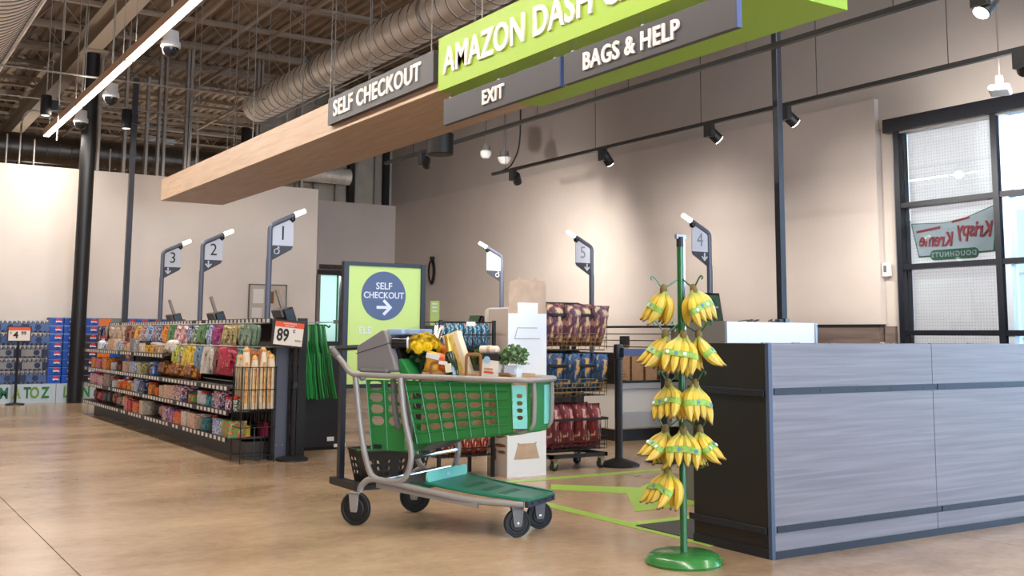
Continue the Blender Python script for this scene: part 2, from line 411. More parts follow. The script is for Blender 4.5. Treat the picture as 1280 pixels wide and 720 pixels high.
for x, top in ((2.22, 4.34), (2.64, 4.3), (3.45, 4.22), (3.85, 4.25), (2.42, 4.55)):
    MB().tube([(x, 19.0, 3.8), (x, 19.0, top)], 0.014, 6).build('conduit_stub', M_CONDUIT, wb)
MB().tube(smooth_path([(2.42, 19, 4.45), (2.46, 19, 4.7), (2.62, 19, 4.78), (2.9, 19, 4.7)], 5), 0.014, 6).build('bent_conduit', M_CONDUIT, wb)
MB().tube(smooth_path([(5.35, 19, 4.0), (5.35, 19, 4.6), (5.25, 19, 4.78), (5.05, 19, 4.8), (4.8, 19, 4.74)], 5), 0.016, 6).build('bent_conduit', M_CONDUIT, wb)
MB().tube([(-3, 18.8, 4.95), (8, 18.8, 4.95)], 0.014, 6).build('track_conduit', M_CONDUIT, wb)
MB().tube([(3.9, 19.02, 4.72), (7.5, 19.02, 4.72)], 0.02, 6).build('track_conduit', M_CONDUIT, wb)
MB().tube([(-3, 15.2, 4.6), (6.5, 15.2, 4.6)], 0.014, 6).build('track_conduit', M_CONDUIT, wb)
# side return of the back wall into the alcove, alcove wall with its door
struct(bx(7.5, 19.1, 0, 7.64, 21.3, 3.84).build('wall_return', M_WALLR))
wa = struct(MB().box(7.4, 21.25, 2.42, RW+.1, 21.4, 3.95).box(9.25, 21.25, 0, RW+.1, 21.4, 2.42).box(7.4, 21.25, 0, 8.62, 21.4, 2.42).build('wall_alcove', M_WALLR))
sh = mat('sheathing_panel', (176, 166, 150), 0.6, metal=0.2, var=0.05, scale=3)
xx = 7.3
for wdt in (0.9, 0.42, 0.5, 0.46, 0.5, 0.62, 0.5):
    bx(xx+0.02, 21.62, 3.7, xx+wdt-0.02, 21.7, 6.5).build('sheathing_board', sh, wa); xx += wdt
for x in (8.2, 8.62, 9.12, 9.58, 10.06): bx(x-0.03, 21.5, 3.95, x+0.03, 21.6, 6.5).build('stud', M_STUD, wa)
for x in (9.44, 10.3): bx(x-0.07, 21.42, 3.95, x+0.05, 21.56, 6.4).build('stud', M_DARK, wa)
d1 = tag(thing('door_1', None, None, (0, 0, 0)), kind='structure')
bx(8.62, 21.2, 2.36, 9.3, 21.42, 2.46).build('header', M_BLACK, d1)
bx(9.18, 21.2, 0, 9.27, 21.4, 2.36).build('jamb', M_BLACK, d1)
bx(8.6, 21.2, 0, 8.68, 21.4, 2.36).build('jamb', mat('door_jamb', (150, 138, 126), 0.6), d1)
bx(8.68, 21.33, 0, 9.16, 21.36, 2.36).build('door_leaf', M_FROST, d1)
bx(9.1, 21.3, 0, 9.13, 21.33, 2.36).build('edge_seal', mat('green_seal', (30, 120, 80), 0.5), d1)
bx(9.2, 21.17, 2.05, 9.25, 21.2, 2.22).build('hinge_plate', M_WHITE, d1)
s_ = thing('door_sign', 'small black letter strip above the alcove door', 'sign', (8.95, 21.24, 2.52))
bx(-0.3, -0.012, -0.05, 0.45, 0, 0.06).build('plate', mat('sign_brown', (92, 76, 66), 0.6), s_)
text('AMAZON FRESH', 0.095, M_INK, s_, (0.07, -0.014, 0.0), '-Y', 0.003, bold=0.03)

# long right-hand wall: upper plane, proud lower panel, slats and wooden rail, store-front glazing
wr = struct(MB().box(RW, 8.1, 3.6, RW+0.25, 33, 6.7).box(RW+0.02, 8.1, 0, RW+0.25, 33, 3.6).box(RW, -6, 3.7, RW+0.25, 8.1, 6.7).build('wall_right', M_WALLU))
bx(RW-0.07, 8.27, 1.26, RW+0.02, 21.25, 3.97).build('proud_panel', M_WALLR, wr)
bx(RW-0.07, 8.27, 0, RW+0.02, 21.25, 1.05).build('lower_panel', M_WALLR, wr)
struct(bx(RW-0.09, 8.27, 1.235, RW-0.0, 21.25, 1.26).build('trim_1', M_BLACK))
tr = struct(bx(RW-0.075, 8.3, 1.03, RW+0.02, 12.0, 1.235).build('trim_2', M_RAILW))
struct(bx(RW-0.02, 8.12, 1.03, RW+0.02, 8.26, 1.235).build('trim_3', M_RAILW))
for k in range(5):
    z = 1.225-k*0.099; s = struct(bx(RW-0.1, 12.02, z-0.085, RW-0.07, 21.2, z-0.0).build('trim_4', M_WALLR))
    bx(RW-0.095, 12.02, z, RW-0.07, 21.2, z+0.014).build('groove', M_BLACK, s)
o = tag(bx(RW-0.16, 12.95, 0.97, RW-0.1, 13.12, 1.1).build('wall_socket_box', M_BLACK), 'small black socket box on the slatted part of the taupe wall', 'socket')
o = thing('card_reader', 'small white switch box on the wall beside the glazing', 'switch', (RW, 8.2, 1.9)); bx(-0.06, -0.05, -0.08, 0, 0.05, 0.08).build('cover', M_WHITE, o, bevel=0.01); bx(-0.066, -0.02, -0.03, -0.06, 0.02, 0.05).build('reader_face', M_DGREY, o)
# --- glazing
w1 = tag(thing('window_1', None, None, (RW, 0, 0)), kind='structure')
mull = [8.0, 6.75, 5.5, 4.25, 3.0, 1.75, 0.5, -0.75, -2.0, -3.25, -4.5, -5.75]
zb = [0.1, 1.16, 1.92, 2.64, 3.5]
bx(-0.1, -6, 3.52, 0.15, 8.14, 3.68).build('header', M_NAVY, w1)
bx(-0.03, -6, 3.5, 0.1, 8.0, 3.53).build('header_track', M_STEEL, w1)
for y in mull: bx(-0.05, y-0.035, 0.0, 0.12, y+0.035, 3.52).build('mullion', M_NAVY, w1)
for i in range(len(mull)-1):
    for k, z in enumerate(zb[:4]): bx(-0.04, mull[i+1]+0.035, z-0.03, 0.1, mull[i]-0.035, z+0.03).build('transom', M_NAVY, w1)
    for k in range(4): bx(0.035, mull[i+1]+0.035, zb[k]+0.03, 0.041, mull[i]-0.035, zb[k+1]-(0.0 if k == 3 else 0.03)).build('pane', M_GLASS, w1)
bx(-0.03, 6.62, 0, 0.1, 6.69, 3.5).build('side_light_frame', mat('pale_aluminium', (196, 206, 216), 0.35, metal=0.4), w1)
p = tag(bx(0.13, 6.78, 0.0, 0.16, 7.97, 3.52).build('perforated_panel', M_PEG), 'white perforated panel closing off the left bay of the store front glazing', 'panel'); p.location = (RW, 0, 0)
# white reversed shop sign behind the middle pane
kk = thing('doughnut_sign', 'white shop sign with green outline and red mirrored script behind the glass', 'sign', (RW+0.1, 7.39, 2.28)); kk.scale = (1, 1.1, 1.08)
def ky(pts): return [(-a, b) for a, b in pts]            # a runs to the right as seen from inside (towards -Y)
outl = [(-0.5, 0.14), (-0.1, 0.12), (0.12, 0.145), (0.52, 0.265), (0.46, -0.22), (0.30, -0.225), (-0.24, -0.23), (-0.42, -0.235)]
M_KG = mat('sign_green', (70, 116, 88), 0.5); M_KR = mat('sign_red', (196, 70, 76), 0.5)
MB().prism(ky(outl), 0.0, 0.02, 'X').build('outline_board', M_KG, kk)
cx, cy = 0.02, -0.01
MB().prism(ky([(cx+(a-cx)*0.965, cy+(b-cy)*0.93) for a, b in outl]), -0.008, 0.0, 'X').build('face_board', mat('sign_white', (222, 222, 226), 0.5), kk)
MB().prism(ky(rrect(-0.27, -0.275, 0.29, -0.165, 0.05)), -0.014, -0.009, 'X').build('caption_band', M_KG, kk)
text('DOUGHNUTS', 0.075, mat('sign_pale', (206, 216, 212), 0.5), kk, (-0.018, -0.01, -0.22), '-X', 0.002, sx=0.95, bold=0.02, space=1.25, mirror=True)
text('Krispy', 0.225, M_KR, kk, (-0.014, -0.245, 0.02), '-X', 0.003, sx=0.68, bold=0.025, shear=-0.15, mirror=True, rot=(PI/2, 0.09, -PI/2))
text('Kreme', 0.21, M_KR, kk, (-0.014, 0.2, -0.06), '-X', 0.003, sx=0.68, bold=0.025, shear=-0.15, mirror=True, rot=(PI/2, 0.05, -PI/2))
MB().prism(ky([(-0.43, 0.03), (-0.14, 0.06), (-0.14, 0.085), (-0.43, 0.055)]), -0.014, -0.009, 'X').build('script_stroke', M_KR, kk)
MB().prism(ky([(0.0, 0.105), (0.2, 0.135), (0.2, 0.16), (0.0, 0.13)]), -0.014, -0.009, 'X').build('script_stroke', M_KR, kk)
# outside: pavement and a concrete building across the way
struct(bx(12.5, -30, -0.15, 60, 50, -0.02).build('pavement', mat('outdoor_concrete', (190, 190, 192), 0.8, var=0.05, scale=2)))
cb = tag(bx(17.0, 2, -0.02, 17.5, 40, 3.3).build('facing_building', mat('outdoor_panel', (186, 190, 196), 0.7, var=0.04, scale=0.8)), 'pale concrete building wall seen outside through the glazing', 'building')
for z in (1.1, 2.2): bx(16.985, 2, z, 17.0, 40, z+0.02).build('joint', mat('joint_grey', (150, 154, 160), 0.8), cb)
# front of the shop behind the camera: glazed wall
w2 = tag(thing('window_2', None, None, (0, -5.9, 0)), kind='structure')
for k in range(14): bx(-3+k, -0.05, 0, -2.94+k, 0.05, 3.6).build('mullion', M_NAVY, w2)
for z in (0.0, 1.16, 2.64, 3.5): bx(-3, -0.04, z, 10.5, 0.04, z+0.06).build('transom', M_NAVY, w2)
struct(MB().box(-14, -6.1, 0, -3, -5.9, 6.7).box(-3, -6.1, 3.56, 12.5, -5.9, 6.7).build('wall_front', M_WALLU))

# ---------------------------------------------------------------- roof: deck, girders, bar joists
DZ = 6.65
mb = MB(); prof = []; x = -14.0
while x < 10.8:
    prof += [(x, DZ), (x+0.09, DZ), (x+0.12, DZ+0.06), (x+0.17, DZ+0.06)]; x += 0.2
def deckp(i, y): return (prof[i][0], y, prof[i][1])
vs_ = [deckp(i, -6.2) for i in range(len(prof))] + [deckp(i, 32.3) for i in range(len(prof))]; n = len(prof)
mb.add(vs_, [(i, i+1, n+i+1, n+i) for i in range(n-1)])
ce = struct(mb.build('ceiling', M_DECK)); struct(bx(-14.2, -6.2, DZ+0.08, 12.5, 32.4, DZ+0.2).build('roof', M_DARK))
def ibeam(x, y0, y1, zb, h, w, name='roof_girder'):
    t = 0.02
    return struct(MB().box(x-w/2, y0, zb, x+w/2, y1, zb+t).box(x-w/2, y0, zb+h-t, x+w/2, y1, zb+h).box(x-t/2, y0, zb+t, x+t/2, y1, zb+h-t).build(name, M_GIRD))
for x in (-6.5, 3.28, 8.9): ibeam(x, -6, 32, 5.66, 0.42, 0.24)
y = 0.6
while y < 31.5:
    j = tag(thing('roof_joist', None, None, (0, y, 0)), kind='structure')
    MB().box(-13.9, -0.05, 6.56, 10.6, -0.01, 6.64).box(-13.9, 0.01, 6.56, 10.6, 0.05, 6.64).build('top_chord', M_JOIST, j)
    MB().box(-13.9, -0.05, 6.08, 10.6, -0.012, 6.13).box(-13.9, 0.012, 6.08, 10.6, 0.05, 6.13).build('bottom_chord', M_JOIST, j)
    pts = []; xk = -3.9; up_ = True
    while xk < 10.6: pts.append((xk, 0, 6.58 if up_ else 6.1)); up_ = not up_; xk += 0.42
    MB().tube(pts, 0.017, 5).build('web', M_JOIST, j)
    y += 1.62
for x in (0.9, 2.1, 4.6, 5.9, 7.2): struct(bx(x-0.02, -2, 6.02, x+0.02, 31.9, 6.07).build('bridging_angle', M_JOIST))
for x, y0, y1, z in ((1.7, 6, 30, 5.5), (5.2, 9, 18.4, 5.9), (6.6, 8, 18.4, 5.7), (4.58, 10, 18.4, 6.3)):
    tag(MB().tube([(x, y0, z), (x, y1, z)], 0.03, 6).build('sprinkler_pipe', M_CONDUIT), 'painted pipe running under the roof %s' % {1.7: 'beside the big ribbed duct at the left', 5.2: 'above the timber-clad bulkhead', 6.6: 'to the right of the round duct', 4.58: 'close below the corrugated deck'}[x], 'pipe', 'pipes under the roof')
# columns
pc = tag(MB().lathe([(0.115, 0), (0.115, 5.66)], 20, (3.29, 17.96, 0)).build('round_column', M_BLACK, smooth=True), 'thick round black column in front of the cola cartons', 'column'); bx(3.1, 17.76, 5.62, 3.5, 18.16, 5.66).build('cap_plate', M_JOIST, pc)
pc = tag(bx(3.85, 17.47, 0, 3.93, 17.55, 5.2).build('square_post', mat('near_black_post', (46, 45, 50), 0.4)), 'slim square dark post behind the shelving, near the round column', 'post'); bx(3.8, 17.42, 0, 3.98, 17.6, 0.02).build('foot_plate', M_BLACK, pc)
MB().tube([(3.95, 17.5, 5.1), (4.1, 17.5, 5.16)], 0.02, 6).build('bracket', M_STEEL, pc)
pc = thing('steel_post', 'tall square black post rising behind the grey wood counter', 'post', (7.43, 7.0, 0))
bx(-0.034, -0.034, 0, 0.034, 0.034, 6.6).build('shaft', mat('dark_slate_post', (44, 46, 54), 0.35), pc, bevel=0.006); bx(-0.09, -0.09, 0, 0.09, 0.09, 0.015).build('foot_plate', M_BLACK, pc)
# ---------------------------------------------------------------- overhead: ducts, lights, cameras, signs
def duct(name, label, a, b, r, step, m, axis='Y', pieces=True, cat='duct'):
    prof = []; h = a; k = 0
    while h < b:
        prof += [(r, h), (r, h+step*0.9), (r+0.006, h+step*0.92), (r+0.006, h+step*0.97)]; h += step
    prof += [(r, b)]
    return prof
t = thing('spiral_duct', 'round galvanised spiral duct hanging above the timber-clad bulkhead', 'duct', (5.48, 0, 4.69))
MB().lathe(duct('', '', 3.0, 16.0, 0.24, 0.22, None), 32, (0, 0, 0), 'Y', cap=False).build('duct_pipe', M_GALV, t, smooth=True)
M_SEAM = mat('duct_seam', (96, 88, 80), 0.5, metal=0.4)
rg = MB().lathe([(0.242, -0.005), (0.25, -0.004), (0.25, 0.004), (0.242, 0.005)], 32, (0, 0, 0), 'Y', cap=False).mesh('seam_ring', M_SEAM, True)
for k in range(59): inst('seam_ring', rg, t, (0, 3.0+0.22*(k+0.945), 0), (0.07, 0, 0))
for y in (13.4, 10.2, 7.2): MB().lathe([(0.244, y), (0.258, y), (0.258, y+0.05), (0.244, y+0.05)], 32, (0,0,0), 'Y', cap=False).build('collar_band', M_STEEL, t, smooth=True)
MB().lathe([(0.0, 15.7), (0.235, 15.7)], 24, (0,0,0), 'Y', cap=False).build('end_damper', M_DARK, t)
for y in (15, 12.2, 9.4, 6.6):
    for s in (-1, 1): MB().tube([(s*0.25, y, 0), (s*0.25, y, 1.4)], 0.006, 5).build('hanger', M_CONDUIT, t)
for s in (0.12, -0.12): MB().tube([(s, 3, -0.26), (s, 15.6, -0.26)], 0.008, 5).build('strap_rail', M_STEEL, t)
t = thing('large_duct', 'big pale ribbed round duct at the upper left corner', 'duct', (1.12, 0, 4.98))
MB().lathe(duct('', '', 4.0, 21.0, 0.62, 0.16, None), 40, (0,0,0), 'Y', cap=False).build('duct_pipe', mat('pale_duct', (242, 228, 208), 0.4, metal=0.1, var=0.04, scale=2), t, smooth=True)
rg = MB().lathe([(0.622, -0.006), (0.634, -0.005), (0.634, 0.005), (0.622, 0.006)], 40, (0, 0, 0), 'Y', cap=False).mesh('seam_ring', M_SEAM, True)
for k in range(106): inst('seam_ring', rg, t, (0, 4.0+0.16*(k+0.945), 0), (0.05, 0, 0))
MB().tube([(0.58, 4, -0.28), (0.58, 21, -0.28)], 0.03, 6).build('edge_rail', M_GALV, t)
for y in (8, 12, 16, 20): MB().tube([(0.3, y, 0.5), (0.3, y, 1.65)], 0.01, 5).build('hanger', M_CONDUIT, t)
t = thing('header_duct', 'dark horizontal duct lying behind the top of the back wall', 'duct', (0, 22, 4.62))
MB().lathe(duct('', '', -4.0, 8.6, 0.28, 0.22, None), 24, (0,0,0), 'X', cap=False).build('duct_pipe', M_DUCTD, t, smooth=True)
MB().lathe([(0, -0.01), (0.28, 0)], 24, (8.6, 0, 0), 'X', cap=False).build('end_cap', M_DUCTD, t)
for x in (-2, 1, 4, 7): MB().tube([(x, 0, 0.28), (x, 0, 2.0)], 0.012, 5).build('hanger', M_CONDUIT, t)
t = thing('branch_duct', 'short silver duct stub above the alcove wall', 'duct', (8.15, 20.6, 4.4))
MB().lathe(duct('', '', -0.4, 0.75, 0.17, 0.14, None), 20, (0,0,0), 'X', cap=True).build('duct_pipe', M_GALV, t, smooth=True); MB().tube([(0, 0, 0.17), (0, 0, 2.3)], 0.01, 5).build('hanger', M_CONDUIT, t)
# linear luminaires
WARM = (1.0, 0.93, 0.86); NEUT = (1.0, 0.95, 0.9)
def tube_light(x, y0, y1, z, label, watts=TUBE_W, dz=2.1, upf=0.16):
    t = thing('linear_light', label, 'light', (x, (y0+y1)/2, z), 0, 'linear lights'); h = (y1-y0)/2
    bx(-0.05, -h, 0.0, 0.05, h, 0.1).build('housing', mat('luminaire_body', (206, 176, 156), 0.5), t)
    bx(-0.043, -h+0.02, -0.014, 0.043, h-0.02, 0.0).build('diffuser', M_TUBE, t)
    for s in (-1, 1): MB().tube([(0, s*h*0.8, 0.1), (0, s*h*0.8, dz)], 0.006, 5).build('hanger', M_CONDUIT, t)
    lamp('AREA', 'tube_glow', (0, 0, -0.02), watts, WARM, t, (0, 0, -1), (0.085, 2*h-0.05))
    lamp('AREA', 'added_uplight', (0, 0, 0.12), watts*upf, WARM, t, (0, 0, 1), (0.085, 2*h-0.05))  # upward lamp added to brighten the roof, ducts and upper walls
    return t
names = ['far end', 'second from the far end', 'third from the far end', 'fourth from the far end', 'fifth from the far end']
for k, (a, b) in enumerate(((15.82, 18.6), (12.83, 15.77), (9.86, 12.78), (6.88, 9.8), (3.9, 6.8), (0.9, 3.8), (-2.1, 0.8))):
    tube_light(2.75, a, b, 4.3, ('glowing linear light at the %s of the run above the shelving' % names[k]) if k < 5 else 'linear light of the shelving run above and behind the viewer, number %s' % ORD[k-5])
for k, y0 in enumerate((-3.5, 0.5, 4.5, 8.5, 12.5)): tube_light(-2.2, y0, y0+3.6, 4.3, '%s linear light of the parallel run out of view to the left' % ORD[k].capitalize(), TUBE_W*0.8, upf=0.7)
for k, y0 in enumerate((-3.6, -0.2, 3.1)): tube_light(7.2, y0, y0+3.2, 4.6, '%s linear light of the run over the entrance out of view' % ORD[k].capitalize(), TUBE_W*1.0, upf=0.9)
# dome cameras on the drop pipe line
def dome(x, y, z, label, s=1.0):
    t = thing('dome_camera', label, 'camera', (x, y, z), 0, 'dome cameras')
    MB().lathe([(0.0, 0.14*s), (0.085*s, 0.14*s), (0.09*s, 0.02*s), (0.105*s, 0.02*s), (0.11*s, -0.04*s), (0.095*s, -0.05*s)], 20).build('camera_body', M_WHITE, t, smooth=True)
    MB().lathe([(0.09*s, -0.05*s), (0.085*s, -0.09*s), (0.06*s, -0.13*s), (0.025*s, -0.15*s), (0.0, -0.152*s)], 20).build('dome', M_BLACKG, t, smooth=True)
    MB().tube([(0, 0, 0.14*s), (0, 0, 6.5-z)], 0.014, 6).build('drop_pipe', M_CONDUIT, t)
dome(2.967, 11.78, 4.3, 'nearest white dome camera hanging below the linear light')
dome(2.967, 14.79, 4.3, 'middle white dome camera hanging below the linear light')
dome(2.967, 16.87, 4.3, 'farthest white dome camera, beside the round black column')
# wall-washing black cylinder heads
def washer(x, y, z, label, tgt, watts=WASH_W):
    t = thing('wall_washer', label, 'spotlight', (x, y, z), 0, 'black wall washing heads')
    MB().lathe([(0.0, 0.16), (0.07, 0.16), (0.075, 0.15), (0.075, -0.12), (0.06, -0.13)], 16).build('head', M_BLACK, t, smooth=True)
    MB().lathe([(0.0, -0.131), (0.058, -0.131)], 16, cap=False).build('lens', mat('soft_lens', (255, 240, 225), 0.4, emit=2.0), t)
    bx(0.06, -0.03, -0.05, 0.16, 0.03, 0.1).build('driver_box', M_BLACK, t); MB().tube([(0, 0, 0.16), (0, 0, 6.5-z)], 0.008, 5).build('drop_rod', M_CONDUIT, t)
    d = Vector(tgt)-Vector((x, y, z))
    lamp('SPOT', 'wash_glow', (0, 0, -0.15), watts, (1.0, 0.9, 0.81), t, d, spot=120, blend=1.0, radius=0.06)
washer(2.36, 16.13, 4.3, 'black wall washing head at the left of the round column', (1.9, 18.9, 2.4))
washer(3.55, 16.48, 4.3, 'black wall washing head beside the slim square post', (3.6, 18.9, 2.5))
washer(5.6, 17.1, 4.35, 'black wall washing head above the end of the timber-clad bulkhead', (5.8, 18.9, 2.5))
washer(0.2, 16.3, 4.3, 'black wall washing head out of view left of the cola display', (0.2, 18.9, 2.5), WASH_W*0.5)
for k, (x, y) in enumerate(((-1.0, 25.0), (3.5, 25.0), (8.0, 25.5))):  # unseen battens added behind the wall to brighten the far roof deck
    t = thing('added_deck_light', '%s added batten behind the cream wall brightening the roof deck, out of view' % ORD[k].capitalize(), 'light', (x, y, 3.5), 0, 'added deck lights')
    bx(-0.7, -0.06, 0, 0.7, 0.06, 0.06).build('housing', M_WHITE, t); bx(-0.68, -0.05, -0.02, 0.68, 0.05, 0).build('diffuser', M_TUBE, t); MB().tube([(0, 0, 0.06), (0, 0, 3.2)], 0.006, 5).build('hanger', M_CONDUIT, t)
    lamp('AREA', 'added_batten_glow', (0, 0, -0.03), 40, WARM, t, (0, 0, -1), (0.1, 1.3)); lamp('AREA', 'added_batten_uplight', (0, 0, 0.08), 45, WARM, t, (0, 0, 1), (0.1, 1.3))
t = thing('added_door_backlight', 'added unseen batten brightening the alcove door from behind', 'light', (8.92, 22.6, 2.6), 0); bx(-0.5, -0.06, 0, 0.5, 0.06, 0.05).build('housing', M_WHITE, t); bx(-0.48, -0.05, -0.02, 0.48, 0.05, 0).build('diffuser', M_TUBE, t); MB().tube([(0, 0, 0.05), (0, 0, 4.1)], 0.006, 5).build('hanger', M_CONDUIT, t); lamp('AREA', 'door_backlight_glow', (0, -0.1, -0.05), 120, (0.95, 1.0, 1.0), t, (0, -1, -0.8), (0.9, 0.1))  # unseen lamp added behind the leaf so the door looks bright
# black spot tracks along the right-hand wall
def track(x, y0, y1, label, heads, drops, z=3.5):
    t = thing('light_track', label, 'track', (x, 0, z), 0, 'lighting tracks')
    bx(-0.025, y0, -0.02, 0.025, y1, 0.02).build('rail', M_BLACK, t)
    for y in drops: MB().tube([(0, y, 0.02), (0, y, 3.1)], 0.004, 5).build('drop_wire', M_BLACK, t)
    return t
trA = track(6.43, 2.5, 13.45, 'black lighting track nearer the hanging green sign', [], (12.6, 9.6, 8.0, 6.4, 4.9, 3.4))
trB = track(8.21, 2.5, 13.46, 'black lighting track nearer the taupe wall, carrying the lit heads', [], (13.1, 10.9, 8.9, 7.2, 5.7, 4.9, 3.4))
MB().tube(fillet([(0, 13.2, 0.02), (0.0, 12.95, 0.05), (0, 12.75, 0.25), (0, 12.7, 0.5), (0, 12.7, 3.1)], 0.1), 0.012, 6).build('feed_conduit', M_BLACK, trB)
def head(x, y, label, tgt, z=3.5, watts=SPOT_W):
    t = thing('track_spotlight', label, 'spotlight', (x, y, z), 0, 'track spotlights')
    bx(-0.03, -0.06, -0.16, 0.03, 0.06, -0.02).build('adapter', M_BLACK, t)
    d = (Vector(tgt)-Vector((x, y, z-0.12))).normalized(); q = d.to_track_quat('-Z', 'Y').to_euler()
    hd = MB().lathe([(0.0, 0.09), (0.055, 0.09), (0.062, 0.08), (0.062, -0.08), (0.052, -0.085)], 18).build('head', M_BLACK, t, smooth=True, loc=Vector((0.07, 0, -0.13)), rot=q)
    MB().lathe([(0.0, -0.088), (0.054, -0.088)], 18, cap=False).build('lens', M_SPOTL, hd)
    lamp('SPOT', 'spot_glow', Vector((0.07, 0, -0.13))+d*0.1, watts, NEUT, t, d, spot=115, blend=1.0, radius=0.05)
for y, lab in ((12.9, 'lit black track head at the far end of the inner track'), (10.75, 'second lit black track head from the far end'), (8.77, 'third lit black track head from the far end'), (7.63, 'lit black track head just left of the square black post'), (5.02, 'lit black track head at the right edge near the glazing')):
    head(8.21, y, lab, (10.4, y+(2.2 if y > 12 else 0.6 if y > 10 else -0.8 if y > 6 else 1.9), 1.4 if y > 6 else 2.3), watts=SPOT_W*{12.9: 0.9, 10.75: 0.42, 8.77: 0.32, 7.63: 0.28, 5.02: 0.9}[y])
head(6.43, 12.35, 'black track head on the outer track beside the round speaker', (10, 17.5, 1.6), watts=SPOT_W*0.7)
head(6.43, 4.2, 'black track head on the outer track out of view above the counter', (4.7, 4.6, 1.0), watts=60)
t = thing('pendant_speaker', 'black drum-shaped pendant speaker below the timber-clad bulkhead', 'speaker', (5.97, 11.0, 3.36))
MB().lathe([(0.0, 0.13), (0.15, 0.13), (0.16, 0.12), (0.16, -0.12), (0.15, -0.13), (0.0, -0.13)], 28).build('drum', M_BLACK, t, smooth=True); MB().tube([(0, 0, 0.13), (0, 0, 3.2)], 0.005, 5).build('cable', M_BLACK, t)
for x, z, lab, tipw in ((8.41, 3.94, 'white cylindrical sensor hanging left of its twin near the taupe wall', 0), (8.75, 3.88, 'white bell-shaped sensor hanging right of its twin near the taupe wall', 1)):
    t = thing('pendant_sensor', lab, 'sensor', (x, 14.0, z))
    MB().lathe([(0, 0.1), (0.07, 0.1), (0.075, 0.02), (0.04, 0.02)], 16).build('cap', M_DGREY, t, smooth=True)
    MB().lathe([(0.07, 0.02), (0.09 if tipw == 0 else 0.11, 0.0), (0.085, -0.06), (0.05, -0.1), (0, -0.105)], 16).build('lens_body', M_WHITE, t, smooth=True); MB().tube([(0, 0, 0.1), (0, 0, 2.5)], 0.008, 5).build('cable', M_DGREY, t)
t = thing('wireless_unit', 'flat white wireless unit hanging on a cable near the glazing', 'antenna', (8.62, 5.48, 3.3), 0.5)
bx(-0.16, -0.09, -0.03, 0.16, 0.09, 0.02).build('case', M_WHITE, t, bevel=0.02); bx(-0.04, -0.03, 0.02, 0.05, 0.03, 0.12).build('mount', M_DGREY, t)
for s in (-0.02, 0.02): MB().tube([(s, 0, 0.1), (s, 0, 3.2)], 0.005, 5).build('cable', M_DGREY, t)
t = thing('emergency_light', 'small pale batten light behind the top of the back wall', 'light', (5.0, 20.4, 4.75), 0.35)
bx(-0.35, -0.06, -0.03, 0.35, 0.06, 0.04).build('housing', M_WHITE, t); MB().tube([(-0.3, -0.03, -0.05), (0.3, -0.03, -0.05)], 0.018, 6).build('tube', M_WHITE, t); MB().tube([(0, 0, 0.04), (0, 0, 1.95)], 0.006, 5).build('hanger', M_CONDUIT, t)
# thin drop cables and rods under the roof
for k, (x, y, z) in enumerate(((2.3, 14.6, 4.9), (2.6, 16.6, 3.9), (4.9, 15.5, 3.5), (5.0, 13.0, 3.5), (4.6, 11.0, 3.5), (5.6, 12.2, 3.6), (4.45, 16.2, 3.45))):
    w = ('left of the first dome camera', 'by the end of the linear light run', 'near the far end of the bulkhead', 'halfway along the bulkhead', 'behind the charcoal self checkout sign', 'between bulkhead and outer track', 'at the far corner of the bulkhead')[k]
    tag(MB().tube([(x, y, z), (x, y, 6.5)], 0.012 if k < 2 else 0.007, 5).build('drop_rod', M_CONDUIT), 'thin grey rod dropping from the roof ' + w, 'rod', 'drop rods')
# timber-clad bulkhead
bh = thing('bulkhead', 'long pale oak clad bulkhead hanging over the self checkout lanes', 'bulkhead', (0, 0, 3.1))
bx(4.09, 7.535, 0, 5.045, 16.4, 0.325).build('cladding', M_OAK, bh, bevel=0.004)
for y in (15.5, 13, 10.5, 8.2):
    for x in (4.35, 4.8): MB().tube([(x, y, 0.325), (x, y, 3.4)], 0.006, 5).build('hanger', M_CONDUIT, bh)
sg = thing('self_checkout_sign', 'charcoal SELF CHECKOUT sign fixed to the front of the oak bulkhead', 'sign', (4.09, 8.7, 3.305))
bx(-0.05, -1.12, -0.135, -0.0, 1.1, 0.135).build('panel', M_SIGNG, sg)
bx(-0.001, -1.1, -0.12, 0.0, 1.08, 0.12).build('spacer', M_BLACK, sg)
text('SELF CHECKOUT', 0.22, M_LETTER, sg, (-0.056, 0.02, -0.003), '-X', 0.006, sx=1.04, bold=0.02, space=1.08)
gs = thing('green_sign', 'large lime green box sign AMAZON DASH CART wrapped round the near end of the bulkhead', 'sign', (4.06, 0, 3.08))
bx(0, 4.2, 0, 0.03, 7.53, 0.445).build('front_panel', M_LIME, gs)
bx(0.03, 4.2, 0.0, 1.02, 7.53, 0.03).build('bottom_panel', M_LIMES, gs)
bx(0.99, 4.2, 0.03, 1.02, 7.53, 0.445).build('rear_panel', M_LIMES, gs)
bx(0.03, 4.2, 0.03, 0.99, 4.23, 0.445).build('end_panel', M_LIMES, gs)
text('AMAZON DASH CART', 0.30, M_LETTER, gs, (-0.008, 7.42, 0.215), '-X', 0.008, sx=0.9, bold=0.02, space=1.05, align='LEFT')
for y in (7.0, 5.9, 4.7): MB().tube([(0.1, y, 0.44), (0.1, y, 3.4)], 0.006, 5).build('hanger', M_CONDUIT, gs)
